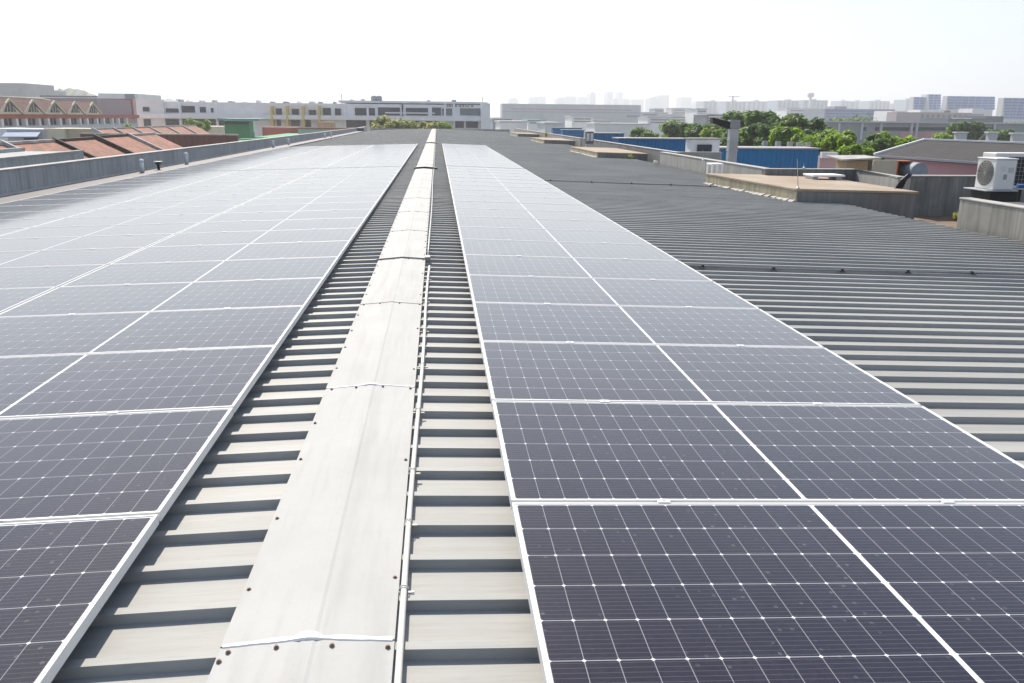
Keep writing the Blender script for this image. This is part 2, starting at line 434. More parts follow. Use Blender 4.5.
# ridge capping: overlapping folded sheets
cap = thing('ridge_capping', 'long pale folded metal capping running along the roof ridge between the panel arrays', 'ridge cap', (RX, 1.96, 0))
CXL, CXR = -.582, -.130
def cap_z(x, lift): 
    f = 1 - abs(x - RX) / (.2265)
    return .0395 + lift + .018 * max(0, f)
joints = [-.2, 1.96, 4.12, 6.10, 8.09] + [8.09 + 2.09 * i for i in range(1, 44)]
prot = None
for i in range(len(joints) - 1):
    y0, y1 = joints[i], min(joints[i + 1] + .05, YF - .2)
    if y0 > YF - .6: break
    g = MB(); lift = .0 if i % 2 else .002
    pts = [(CXL + .004, -.038), (CXL, cap_z(CXL, 0)), (RX - .024, cap_z(RX - .024, 0)), (RX - .014, cap_z(RX, 0) + .0012), (RX + .014, cap_z(RX, 0) + .0012), (RX + .024, cap_z(RX + .024, 0)), (CXR, cap_z(CXR, 0)), (CXR - .004, -.028)]
    ring0 = [(x, y0, z + .003) for x, z in pts]; ring1 = [(x, y1, z) for x, z in pts]
    # near end rides on top of the sheet before it
    for a in range(len(pts) - 1): g.quad(ring0[a], ring0[a + 1], ring1[a + 1], ring1[a])
    for a in range(len(pts) - 1):                           # underside 1 mm below makes it a real sheet
        q = [Vector(p) - Vector((0, 0, .0012)) for p in (ring0[a], ring1[a], ring1[a + 1], ring0[a + 1])]
        g.quad(*q)
    sh = g.build('cap_sheet', M['cap'], cap)
    if i in (1, 2):
        # smeared white sealant over the lap
        s = MB(); rnd = random.Random(i + 3); xs = [CXL + .006 + (CXR - CXL - .012) * k / 22 for k in range(23)]
        top = []
        for x in xs:
            d = abs(x - RX); w1 = (.005 if i == 2 else .010) + rnd.uniform(0, .007) + (.010 if d < .03 else 0)
            top.append((x, y0 - .002 - w1 * .4, y0 + w1, cap_z(x, 0) + .0055 + (.0045 if d < .035 else 0)))
        for a, b in zip(top, top[1:]):
            s.hexa([(a[0], a[1], a[3] - .008), (b[0], b[1], b[3] - .008), (b[0], b[2], b[3] - .008), (a[0], a[2], a[3] - .008)],
                   [(a[0], a[1] + .004, a[3] - .002), (b[0], b[1] + .004, b[3] - .002), (b[0], b[2] - .003, b[3] - .002), (a[0], a[2] - .003, a[3] - .002)])
        s.build('sealant', M['seal'], sh)
    if i < 8:
        rnd = random.Random(i * 7 + 1); sp = []
        for k in range(5):
            yy = y0 + .46 * k + .30 + rnd.uniform(-.05, .05)
            if yy < y1 - .1: sp += [(CXL + .016, yy), (CXR - .014, yy + rnd.uniform(-.04, .04))] if k % 2 == 0 or i > 3 else [(CXL + .016, yy)]
        sp += [(x + rnd.uniform(-.006, .006), y0 - .028 + rnd.uniform(-.006, .006)) for x in (CXL + .03, CXL + .15, CXR - .16, CXR - .02)]
        if i == 1: sp.append((CXL + .012, y0 - .062))
        for (x, yy) in sp:
            z = cap_z(x, 0) + .002
            s = MB(); s.lathe((x, yy, z), [(.0072, 0), (.0072, .0015), (.0042, .002), (.0042, .0062), (.003, .0068)], 10)
            s.build('screw', M['screw'], sh)

# ------------------------------------------------------------------ solar panels
ORD = 'first second third fourth fifth sixth seventh eighth ninth tenth eleventh twelfth thirteenth fourteenth fifteenth sixteenth seventeenth eighteenth nineteenth twentieth'.split()
TEN = {20: 'twenty', 30: 'thirty'}
def panel_parts(root, sgn):
    fr = MB(); lip, h = .0095, .035
    a, b = PL / 2, PWD / 2
    fr.box(-a, a, -b, -b + lip, -h, 0); fr.box(-a, a, b - lip, b, -h, 0)
    fr.box(-a, -a + lip, -b + lip + .0005, b - lip - .0005, -h, 0); fr.box(a - lip, a, -b + lip + .0005, b - lip - .0005, -h, 0)
    me = []
    f = fr.build('frame', M['alu'], None, bevel=.0012)
    g = MB(); g.box(-a + lip + .0005, a - lip - .0005, -b + lip + .0005, b - lip - .0005, -.008, -.0025)
    c = g.build('cell_sheet', M['cells'], None)
    out = [f, c]
    for x in (-.52, .52):
        k = MB(); k.box(x - .022, x + .022, b - .005, b + .022, .0006, .0032); k.box(x - .022, x + .022, b + .003, b + .0135, -.034, .0004)
        k.lathe((x, b + .0085, .0032), [(.005, 0), (.005, .003), (.004, .0035)], 8); k.sm = False
        out.append(k.build('clamp', M['clamp'], None, bevel=.0008))
    for o in out: o.parent = root
    return out
proto = {}
def place_panel(side, cx, cy, label):
    r = thing('solar_panel', label, 'solar panel', (0, 0, 0), 'solar panels mounted on the warehouse roof')
    sl = -SR if side > 0 else SL
    z = .13 + sl * cx if side > 0 else .13 + SL * cx
    r.location = (cx, cy, z); r.rotation_euler = (0, math.atan(SR) if side > 0 else -math.atan(SL), 0)
    rnd = random.Random(int(cx * 100) * 131 + int(cy * 100))
    r.rotation_euler.x = rnd.uniform(-.0006, .0006); r.location.z += rnd.uniform(-.0006, .0006)
    if 'p' not in proto: proto['p'] = panel_parts(r, side)
    else:
        for o in proto['p']:
            c = o.copy(); COL.objects.link(c); c.parent = r
    return r
NROW = 38
GAP_AT, GAPW = 19, .0
def row_y(i): return 2.600 - PITCH + PITCH / 2 + i * PITCH + (.16 if i >= GAP_AT + 1 else 0) + 0
COLS = [(1, .2365 + PL / 2, 'right hand column'), (-1, -.939 - PL / 2, 'inner left column'),
        (-1, -.939 - PL / 2 - 2.118, 'middle left column'), (-1, -.939 - PL / 2 - 2 * 2.118, 'outer left column')]
def row_words(i):
    if i < 20: return ORD[i] + ' row from the front'
    j = NROW - 1 - i
    return ('last row at the far end' if j == 0 else ORD[j] + ' row from the far end')
for side, cx, nm in COLS:
    for i in range(NROW):
        dy = .03 if side < 0 else 0
        place_panel(side, cx, row_y(i) + dy, 'dark solar panel in the %s, %s' % (nm, row_words(i)))
YA0, YA1 = row_y(0) - .6, row_y(NROW - 1) + .6
RAILS = [('inner', -.52), ('outer', .52)]
for side, cx, nm in COLS:
    for pos, dx in (('left', -.52), ('right', .52)):
        x = cx + dx; z1 = .13 + (-SR if side > 0 else SL) * x - .0385; z0 = zr(x) + RH + .001
        r = MB(); r.box(x - .02, x + .02, YA0, YA1, z0, z1)
        tag(r.build('mounting_rail', M['rail'], None, origin=(x, YA0, z0)), 'aluminium rail under the %s, beneath its %s half' % (nm, pos), 'rail', 'rails carrying the solar panels')

# ------------------------------------------------------------------ conduits and cables
cx = -.113
cond = thing('conduit_pipe', 'white plastic conduit laid along the right edge of the ridge capping', 'conduit', (cx, 1, .03))
pts = [(cx - .008 + .004 * math.sin(y * 1.7) + .0045 * y * .9, y, zr(cx) + RH + .0125) for y in [.2 + .3 * k for k in range(26)]]
MB().tube(pts, .0095, 10).build('pipe', M['pvc'], cond)
for k, y in enumerate([1.45, 2.2, 2.62, 3.05, 3.75, 4.5, 5.3, 6.2, 7.1]):
    xx = cx - .008 + .0045 * y * .9 + .004 * math.sin(y * 1.7); z = zr(cx) + RH
    s = MB(); s.tube([(xx + .0135 * math.cos(a), y, z + .0125 + .0135 * math.sin(a)) for a in [math.pi * q / 8 for q in range(9)]], .0022, 6)
    s.box(xx - .034, xx - .012, y - .006, y + .006, z, z + .003); s.box(xx + .012, xx + .03, y - .006, y + .006, z, z + .003)
    s.build('clip', M['pvc'], cond)
p2 = [(cx + .012 + .006 * math.sin(y * .6), y, zr(cx) + RH + .012) for y in [8.0 + 1.5 * k for k in range(61)]]
tag(MB().tube(p2, .011, 8).build('conduit_pipe', M['greypipe']), 'thin grey conduit beside the ridge capping beyond the nearer cable crossing', 'conduit')
cj = MB(); cj.box(cx - .02, cx + .035, 7.93, 8.06, zr(cx) + RH + .026, zr(cx) + RH + .062)
tag(cj.build('junction_box', M['greycable'], bevel=.006), 'small dark junction box where the grey cable meets the white conduit', 'junction box')
def crossing(y, x0, x1, r, m, label, wob=.02, sag=0):
    pts = []
    n = 60
    for k in range(n + 1):
        x = x0 + (x1 - x0) * k / n
        z = zr(x) + RH + r + .001
        # hump over the capping
        d = abs(x - RX)
        if d < .2265 + .03: z = max(z, cap_z(x, 0) + .004 + r) if d < .2265 else z + (.256 - d) / .03 * (cap_z(CXL, 0) + .004 + r - z)
        pts.append((x, y + wob * math.sin(x * 5 + y), z))
    tag(MB().tube(pts, r, 8).build('cable', m), label, 'cable')
crossing(8.10, -.93, .24, .006, M['greycable'], 'thin grey cable arched over the ridge capping near the white conduit', .012)
crossing(22.72, -.62, .0, .024, M['blackcable'], 'thick black cable bundle arched over the ridge capping', .01)
crossing(44.6, -.6, .0, .03, M['greycable'], 'brownish cable arched over the ridge capping past the last panels', .01)
def floor_run(y, x0, x1, r, m, label, wob, clips):
    root = thing('cable_run', label, 'cable', (x0, y, zr(x0)))
    pts = []
    n = 40
    for k in range(n + 1):
        x = x0 + (x1 - x0) * k / n
        pts.append((x, y + wob * math.sin(x * 1.3), zr(x) + RH + r + .002))
    MB().tube(pts, r, 8).build('sheath', m, root)
    for c in range(clips):
        x = x0 + .35 + (x1 - x0 - .5) * c / max(1, clips - 1); yy = y + wob * math.sin(x * 1.3)
        s = MB(); s.box(x - .02, x + .02, yy - .05, yy + .05, zr(x) + RH + .0005, zr(x) + RH + .006); s.box(x - .010, x + .010, yy - .02, yy + .010, zr(x) + RH + .0065, zr(x) + RH + 2 * r + .012)
        s.build('clip', M['black'], root)
floor_run(8.16, 2.3, 7.9, .010, M['greycable'], 'dark cable run with black clips crossing the bare roof right of the panels', .05, 8)
floor_run(19.9, 2.3, 6.7, .014, M['greycable'], 'dark cable run ending at the raised tan slab', .07, 5)

# ------------------------------------------------------------------ left edge of the roof
zlt = .27
def wall_y(name, x0, x1, y0, y1, z0, z1, m, label, cop=True, cat='wall'):
    o = thing(name, label, cat, ((x0 + x1) / 2, (y0 + y1) / 2, z0))
    MB().box(x0, x1, y0, y1, z0, z1 - (.03 if cop else 0)).build('wall_body', m, o, bevel=.012)
    if cop: MB().box(x0 - .012, x1 + .012, y0 - .012, y1 + .012, z1 - .028, z1).build('coping', M['coping'], o, bevel=.01)
    return o
lp = thing('parapet_wall', 'long dark streaked concrete parapet along the left edge of the roof', 'wall', (-8.2, 45, -.3))
g = MB(); g.hexa([(-8.28, YN, -.3), (-8.08, YN, -.3), (-8.08, 88, -.3), (-8.28, 88, -.3)], [(-8.28, YN, .37), (-8.08, YN, .37), (-8.08, 88, .17), (-8.28, 88, .17)])
g.build('wall_body', M['parapet_left'], lp)
g = MB(); g.hexa([(-8.30, YN, .372), (-8.06, YN, .372), (-8.06, 88, .172), (-8.30, 88, .172)], [(-8.30, YN, .395), (-8.06, YN, .395), (-8.06, 88, .195), (-8.30, 88, .195)])
g.build('coping', M['coping'], lp)
MB().box(-8.079, -8.03, YN + .4, 87.9, -.124, -.085).build('base_flashing', M['galv'], lp)
def vent_pipe(u, v0, v1, x, r, label):
    p = atX(u, v1, x); top = atX(u, v0, x)
    zb = -.124
    o = thing('vent_pipe', label, 'pipe', (x, p.y, zb), 'white vent pipes along the left parapet')
    s = MB(); s.lathe((x, p.y, zb), [(r, 0), (r, top.z - zb - .06)], 14); s.build('pipe', M['white'], o)
    s = MB(); s.lathe((x, p.y, top.z - .055), [(r * 1.02, -.005), (r * 1.22, 0), (r * 1.22, .03), (r * .9, .06), (r * .3, .075)], 14); s.build('cap', M['white'], o)
vent_pipe(142.5, 159.5, 173, -7.8, .055, 'nearest white capped vent pipe by the left parapet, left of the small green lamp')
vent_pipe(187, 153, 166, -7.8, .055, 'second white vent pipe by the left parapet, just right of the green lamp')
vent_pipe(273.5, 141, 148, -7.8, .055, 'white vent pipe by the left parapet below the green turf roof')
vent_pipe(288.7, 138.5, 145, -7.8, .055, 'white vent pipe by the left parapet right of the green turf roof')
vent_pipe(325, 133.5, 139, -7.8, .06, 'first of two close white vent pipes towards the far end of the left parapet')
vent_pipe(331, 132.5, 137.5, -7.8, .06, 'second of two close white vent pipes towards the far end of the left parapet')
p = atX(159, 171, -7.78); fl = thing('flood_lamp', 'small green flood lamp on the gutter between two white vent pipes', 'lamp', (p.x, p.y, -.262))
s = MB(); s.box(p.x - .03, p.x + .03, p.y - .03, p.y + .03, -.2605, -.14); s.build('bracket', M['black'], fl)
s = MB(); s.hexa([(p.x - .03, p.y - .08, -.138), (p.x + .05, p.y - .08, -.138), (p.x + .05, p.y + .07, -.138), (p.x - .03, p.y + .07, -.138)], [(p.x - .07, p.y - .10, -.07), (p.x + .08, p.y - .10, -.05), (p.x + .08, p.y + .08, -.05), (p.x - .07, p.y + .08, -.07)])
s.build('lamp_housing', M['darkgreen'], fl, bevel=.01)
s = MB(); s.box(p.x - .09, p.x + .10, p.y - .12, p.y + .10, -.047, -.035); s.build('lamp_lid', M['acwhite'], fl)
fl.location.z += .138
pl = thing('roof_box', 'dark metal box at the far end of the left parapet', 'box', (-7.6, 88.8, -.26))
MB().box(-8.1, -7.42, 88.3, 89.3, -.255, .16).build('cabinet', M['darkgrey'], pl, bevel=.02)
MB().box(-8.16, -7.38, 88.24, 89.36, .163, .2).build('lid', M['grey'], pl)
wall_y('parapet_wall', -8.35, -8.05, 90.5, YF, -.4, .2, M['parapet'], 'short pale concrete parapet at the far left roof corner')

# ------------------------------------------------------------------ right edge of the roof: raised slabs, walls, air conditioners
def slab(x0, x1, y0, y1, zt, label, xb=None):
    xb = x0 - .1 if xb is None else xb
    o = thing('raised_slab', label, 'slab', ((x0 + x1) / 2, (y0 + y1) / 2, -.5), 'raised slabs along the right roof edge')
    g = MB(); q = [(x0 + .02, y0 + .02), (x1 - .02, y0 + .02), (x1 - .02, y1 - .02), (xb + .02, y1 - .02)]
    g.hexa([(x, y, -.62) for x, y in q], [(x, y, zt - .055 - (.05 if x > x0 + 1 else 0)) for x, y in q]); g.build('slab_base', M['slab_front'], o, bevel=.008)
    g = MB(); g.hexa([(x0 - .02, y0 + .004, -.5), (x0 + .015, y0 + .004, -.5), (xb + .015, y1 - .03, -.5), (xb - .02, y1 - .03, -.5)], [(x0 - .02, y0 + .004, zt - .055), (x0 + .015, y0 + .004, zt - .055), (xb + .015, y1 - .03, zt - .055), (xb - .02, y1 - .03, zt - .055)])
    g.build('sunlit_face', M['slab_side'], o, bevel=.008)  # thin facing whose colour carries the sunlight on this side
    g = MB(); g.hexa([(x0 - .03, y0, zt - .053), (x1, y0, zt - .103), (x1, y1, zt - .103), (xb - .03, y1, zt - .053)], [(x0 - .03, y0, zt), (x1, y0, zt - .05), (x1, y1, zt - .05), (xb - .03, y1, zt)])
    g.build('slab_top', M['slab_top'], o, bevel=.012)
    # mortar fillet where slab meets ribs
    g = MB(); rnd = random.Random(int(y0)); n = 18
    for k in range(n):
        ya = y0 + (y1 - y0) * k / n; yb = y0 + (y1 - y0) * (k + 1) / n; w_ = rnd.uniform(.06, .17)
        z = zr(x0) + RH; xk = x0
        x0_ = x0 + (xb - x0) * (k + .5) / n
        g.hexa([(x0_ - w_, ya, z - .02), (x0_ + .028, ya, z - .02), (x0_ + .028, yb + .01, z - .02), (x0_ - w_ * rnd.uniform(.6, 1), yb + .01, z - .02)],
               [(x0_ - w_ * .7, ya, z + .01), (x0_ + .028, ya, z + .05 + rnd.uniform(0, .03)), (x0_ + .028, yb + .01, z + .05), (x0_ - w_ * .6, yb + .01, z + .012)])
    g.build('mortar_fillet', M['coping'], o)
    return o
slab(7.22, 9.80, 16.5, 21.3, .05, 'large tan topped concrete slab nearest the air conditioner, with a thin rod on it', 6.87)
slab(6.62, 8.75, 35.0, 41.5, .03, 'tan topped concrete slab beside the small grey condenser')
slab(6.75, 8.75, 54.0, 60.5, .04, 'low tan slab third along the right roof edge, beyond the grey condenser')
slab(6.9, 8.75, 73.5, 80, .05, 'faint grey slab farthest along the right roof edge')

c1 = onZ(852, 169, .19); c2 = onZ(905, 178, .19)
wall_y('parapet_wall', 8.3, 8.5, c1.y + .22, 31.4, -.65, .195, M['parapet'], 'pale streaked concrete wall running back from the large tan slab')
wall_y('parapet_wall', 8.9, 9.08, 31.3, 52.5, -.95, .19, M['parapet_dark'], 'grey concrete parapet behind the condenser, in front of the long blue shed')
wall_y('parapet_wall', 8.9, 9.08, 53, 99, -.95, .18, M['parapet'], 'distant grey parapet along the far right roof edge')
wall_y('parapet_wall', 8.3, c1.x + .1, c1.y, c1.y + .2, -.65, .19, M['parapet_dark'], 'dark concrete wall across the back of the large tan slab')
g = thing('parapet_wall', 'concrete wall ending in a broken corner right of the large tan slab', 'wall', (c2.x, c2.y, -.65))
s = MB(); s.hexa([(c1.x + .12, c1.y + .18, -.62), (c1.x + .12, c1.y - .03, -.62), (c2.x, c2.y, -.62), (c2.x + .2, c2.y + .05, -.62)][::-1], [(c1.x + .12, c1.y + .18, .16), (c1.x + .12, c1.y - .03, .16), (c2.x + .06, c2.y + .4, .16), (c2.x + .26, c2.y + .45, .16)][::-1])
s.build('wall_body', M['parapet'], g)
s = MB(); s.hexa([(c1.x + .12, c1.y + .19, .162), (c1.x + .12, c1.y - .05, .162), (c2.x + .05, c2.y + .4, .162), (c2.x + .28, c2.y + .45, .162)][::-1], [(c1.x + .12, c1.y + .19, .19), (c1.x + .12, c1.y - .05, .19), (c2.x + .05, c2.y + .4, .19), (c2.x + .28, c2.y + .45, .19)][::-1])
s.build('coping', M['coping'], g)
yb = c2.y - .35
b0 = at(911, 180, yb); b1 = at(1000, 178, yb)
bw = wall_y('parapet_wall', b0.x, b1.x + 1.5, yb, yb + .2, -.62, .27, M['parapet_dark'], 'dark streaked concrete wall behind the brown gutter, left of the air conditioner')  # this wall's shade is put into its darker concrete colour
# peeled membrane in the break
s = MB(); ym = yb - .06
pl_ = [(890, 192), (896, 187), (901, 180), (908, 174), (912.5, 174.5), (907, 180), (903.5, 187), (899, 193)]
for k in range(3):
    q = [pl_[k], pl_[7 - k], pl_[6 - k], pl_[k + 1]]
    w1_, w2_ = [.16, .05, .12, .02][k], [.16, .05, .12, .02][k + 1]
    f = [at(*q[0], ym - w1_), at(*q[1], ym - w1_), at(*q[2], ym - w2_), at(*q[3], ym - w2_)]
    s.hexa([p + Vector((0, .03, 0)) for p in f], f)
tag(s.build('peeled_membrane', M['black']), 'strip of black membrane peeling over the broken wall corner', 'membrane')
# near right plinth
wa = wall_y('parapet_wall', 8.3, 8.48, 5.0, 12.8, -.62, .222, M['wallA'], 'pale streaked concrete wall at the right edge below the air conditioner')
MB().box(8.485, 10.6, 5, 12.79, -.62, .15).build('plinth_floor', M['gutter'], wa)
# air conditioners
def fan_unit(x0, y0, z0, wx, dy, h, label, fan='left', coil=None):
    o = thing('air_conditioner', label, 'air conditioner', (x0 + wx / 2, y0 + dy / 2, z0))
    MB().box(x0, x0 + wx, y0, y0 + dy, z0, z0 + h - .012).build('casing', M['acwhite'], o, bevel=.018)
    MB().box(x0 - .012, x0 + wx + .012, y0 - .012, y0 + dy + .012, z0 + h - .010, z0 + h + .012).build('lid', M['acwhite'], o, bevel=.008)
    cy_, cz_ = y0 + dy / 2, z0 + h * .52; r = min(dy, h) * .42
    s = MB()
    for q in range(6):
        rr = r * (q + 1) / 6
        s.tube([(x0 - .012, cy_ + rr * math.cos(2 * math.pi * k / 28), cz_ + rr * math.sin(2 * math.pi * k / 28)) for k in range(29)], .0032, 5)
    for k in range(8):
        a = math.pi * k / 8; s.bar((x0 - .012, cy_ - r * math.cos(a), cz_ - r * math.sin(a)), (x0 - .012, cy_ + r * math.cos(a), cz_ + r * math.sin(a)), .0035, .004)
    s.build('fan_grille', M['grille'], o)
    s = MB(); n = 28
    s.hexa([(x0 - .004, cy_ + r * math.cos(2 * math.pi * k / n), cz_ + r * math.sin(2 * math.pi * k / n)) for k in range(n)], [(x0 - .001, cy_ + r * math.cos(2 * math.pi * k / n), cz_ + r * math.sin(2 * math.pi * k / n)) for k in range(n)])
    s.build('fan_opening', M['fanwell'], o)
    s = MB(); s.box(x0 + wx * .62, x0 + wx * .86, y0 - .012, y0 - .001, z0 + h * .56, z0 + h * .72); s.build('handle_recess', M['palegrey'], o)
    s = MB(); s.box(x0 + wx * .42, x0 + wx * .58, y0 - .008, y0 - .001, z0 + h * .34, z0 + h * .5); s.build('rating_plate', M['grey'], o)
    for k in range(3):
        s = MB(); s.box(x0 + wx * .25, x0 + wx * .5, y0 - .006, y0 - .001, z0 + h * (.62 + .06 * k), z0 + h * (.635 + .06 * k)); s.build('louvre', M['palegrey'], o)
    return o
AY = 13.3
a0 = at(992.5, 190.5, AY)
ax0, az0 = a0.x, at(990, 190, AY).z
acH = at(990, 159, AY).z - az0
fan_unit(ax0, AY, az0, .36, .50, acH, 'white air conditioner with a round fan grille standing above the streaked right wall')
st = thing('condenser_stand', 'black metal stand with pale tray under the nearer white air conditioner', 'stand', (ax0 + .2, AY + .3, -.6))
MB().box(ax0 - .14, ax0 + .42, AY - .05, AY + .58, az0 - .022, az0 - .002).build('tray', M['galv'], st, bevel=.004)
MB().box(ax0 - .03, ax0 + .46, AY, AY + .55, az0 - .20, az0 - .024).build('base_frame', M['black'], st, bevel=.01)
for xx in (ax0 + .03, ax0 + .40):
    for yy in (AY + .06, AY + .49): MB().box(xx - .025, xx + .025, yy - .025, yy + .025, -.598, az0 - .202).build('leg', M['black'], st)
# second unit further back with its dark coil turned to the camera
BY = 15.0
q0 = at(991, 190, BY); q1 = at(1032, 190, BY); zt2 = at(1000, 153, BY).z; zb2 = at(1000, 188, BY).z
o = thing('air_conditioner', 'second white air conditioner with a dark coil grid, half hidden behind the nearer one', 'air conditioner', (q0.x + .4, BY + .2, zb2))
MB().box(q0.x, q1.x + .1, BY, BY + .4, zb2, zt2).build('casing', M['acwhite'], o, bevel=.015)
k0 = at(1009, 157, BY).x
MB().box(k0, q1.x + .07, BY - .012, BY - .001, zb2 + .05, zt2 - .07).build('coil', M['black'], o)
s = MB()
for k in range(9):
    xx = k0 + (q1.x + .07 - k0) * (k + .5) / 9; s.box(xx - .002, xx + .002, BY - .018, BY - .0125, zb2 + .05, zt2 - .07)
for k in range(7):
    zz = zb2 + .05 + (zt2 - zb2 - .12) * (k + .5) / 7; s.box(k0, q1.x + .07, BY - .0235, BY - .0185, zz - .002, zz + .002)
s.build('guard_grid', M['galv'], o)
st = thing('condenser_stand', 'tall stand under the half hidden rear air conditioner', 'stand', (q0.x + .4, BY + .2, -.6))
for xx in (q0.x + .06, q1.x):
    for yy in (BY + .05, BY + .35): MB().box(xx - .03, xx + .03, yy - .03, yy + .03, -.598, zb2 - .03).build('leg', M['black'], st)
MB().box(q0.x - .02, q1.x + .12, BY - .02, BY + .42, zb2 - .028, zb2 - .002).build('tray', M['galv'], st)
p0 = at(1017, 186, 14.3)
tag(MB().tube([(p0.x, 14.3, p0.z), (p0.x + .5, 14.3, p0.z - .01), (p0.x + 1, 14.2, p0.z - .05), (p0.x + 1.05, 14.2, -.599)], .035, 10).build('blue_pipe', M['bluepipe']), 'short blue pipe to the right of the nearer air conditioner', 'pipe')

# small grey condenser by the second slab
CY = 42.2
q0 = at(586, 146, CY); q1 = at(593.5, 146, CY); zt = at(590, 131.5, CY).z; zb = at(590, 144, CY).z
o = thing('air_conditioner', 'small dark grey condenser standing behind the second tan slab', 'air conditioner', (q0.x, CY, -.3))
MB().box(q0.x, q1.x, CY, CY + .45, zb, zt).build('casing', M['darkgrey'], o, bevel=.02)
for k in range(2):
    xx = q0.x + (q1.x - q0.x) * (.06 + .5 * k); MB().box(xx, xx + (q1.x - q0.x) * .36, CY - .02, CY - .002, zb + .15, zt - .08).build('grille', M['palegrey'], o)
for xx in (q0.x + .04, q1.x - .04): MB().box(xx - .03, xx + .03, CY + .1, CY + .3, zr(7) - .02, zb).build('leg', M['galv'], o)

# white frame beside the large slab, bench and rods on it
f0 = at(711.5, 177, 22.7); f1 = at(721.5, 177, 22.7); ft = at(709, 163.5, 22.7).z
o = thing('metal_frame', 'small open white metal frame left of the large tan slab', 'frame', (f0.x, 22.7, -.25))
zb = zr(7.3) + RH + .001
for xx in (f0.x, (f0.x + f1.x) / 2, f1.x):
    for yy in (22.7, 23.1): MB().box(xx - .018, xx + .018, yy - .018, yy + .018, zb, ft - .04).build('leg', M['white'], o)
MB().box(f0.x - .03, f1.x + .03, 22.67, 23.13, ft - .038, ft).build('top_rail', M['white'], o, bevel=.005)
q0 = at(813, 179, 19.6); q1 = at(845, 179, 19.6); zb = .035 - .02
o = thing('low_bench', 'low white slab bench at the back of the large tan slab', 'bench', ((q0.x + q1.x) / 2, 19.8, zb))
zt = at(830, 175, 19.6).z
MB().box(q0.x, q1.x, 19.6, 20.2, zt - .045, zt).build('bench_top', M['white'], o, bevel=.008)
for xx in (q0.x + .1, q1.x - .1): MB().box(xx - .07, xx + .07, 19.7, 20.1, .0, zt - .046).build('leg', M['palegrey'], o)
def rod(u, v0, v1, Y, label, zb):
    p = at(u, v1, Y); t_ = at(u - .5, v0, Y)
    o = thing('lightning_rod', label, 'rod', (p.x, Y, zb))
    MB().tube([(p.x, Y, zb + .03), (t_.x, Y, t_.z)], .008, 6, .005).build('rod', M['galv'], o)
    MB().lathe((p.x, Y, zb), [(.04, 0), (.04, .02), (.015, .045)], 10).build('base', M['galv'], o)
rod(797.8, 159, 190, 16.62, 'thin upright rod on the front corner of the large tan slab', .036)
rod(703.3, 150, 160, 24.6, 'thin upright rod on top of the pale wall left of the duct', .196)
rod(804, 163.5, 169, c1.y + .1, 'short upright rod on the wall in front of the big blue shed', .191)
# pipe stub at wall corner
p = onZ(657, 166, -.26)
tag(MB().tube([(p.x, p.y, -.262), (p.x, p.y, -.13), (p.x - .12, p.y, -.10)], .05, 10).build('drain_pipe', M['pvc']), 'short white drain elbow at the foot of the pale wall', 'pipe')

# ventilation duct behind the wall
DY = 26.5
d0 = at(728.2, 160, DY); d1 = at(736.8, 160, DY); zt = at(730, 128.5, DY).z; zt2 = at(730, 120, DY).z; wd = .24
o = thing('ventilation_duct', 'tall square galvanised duct with a black cowl rising in front of the trees', 'duct', ((d0.x + d1.x) / 2, DY, -.6))
MB().box(d0.x, d1.x, DY, DY + wd, -.598, zt).build('duct_shaft', M['galv'], o, bevel=.01)
for v in (140, 150.5): 
    zz = at(730, v, DY).z; MB().box(d0.x - .02, d1.x + .02, DY - .02, DY + wd + .02, zz - .012, zz + .012).build('flange', M['galv'], o)
MB().box(d0.x - .03, d1.x + .02, DY - .02, DY + wd + .02, zt + .002, zt2).build('duct_head', M['grey'], o, bevel=.012)
h0 = at(712.5, 118.5, DY).x; hz0 = at(713, 117.5, DY).z; hz1 = at(713, 121, DY).z; hb = at(724, 129, DY).z
s = MB()
s.hexa([(h0, DY - .03, hz1 - .04), (d0.x - .031, DY - .03, hb), (d0.x - .031, DY + wd + .03, hb), (h0, DY + wd + .03, hz1 - .04)], [(h0, DY - .03, hz0), (d0.x - .031, DY - .03, hb + .22), (d0.x - .031, DY + wd + .03, hb + .22), (h0, DY + wd + .03, hz0)])
s.build('cowl', M['black'], o)

# weeds in gutters
def weed(p, h, n, label, seed):
    rnd = random.Random(seed); s = MB()
    for k in range(n):
        a = rnd.uniform(0, 6.28); r = rnd.uniform(.02, h * .6); hh = h * rnd.uniform(.5, 1)
        b = Vector((p[0] + rnd.uniform(-.05, .05), p[1] + rnd.uniform(-.05, .05), p[2])); t_ = b + Vector((r * math.cos(a), r * math.sin(a), hh)); sd_ = Vector((-math.sin(a), math.cos(a), 0)) * .014
        mid = (b + t_) / 2 + Vector((0, 0, hh * .18))
        s.quad(b - sd_ * .5, b + sd_ * .5, mid + sd_); s.quad(b - sd_ * .5, mid + sd_, mid - sd_); s.quad(mid - sd_, mid + sd_, t_)
    tag(s.build('weed', M['leafo'], None, origin=p), label, 'plant', 'weeds growing along the right roof edge')
weed(onZ(955, 221, -.6), .22, 40, 'weed tuft on the brown gutter floor by the pale wall corner', 1)
weed(onZ(925, 212, -.6), .10, 40, 'low dry weeds along the foot of the dark streaked wall', 2)
weed(at(630, 160, 34.8), .28, 45, 'yellow green weed at the front of the second tan slab', 3)
weed(at(546, 137, 60), .4, 60, 'yellow weed growing by the third slab', 4)

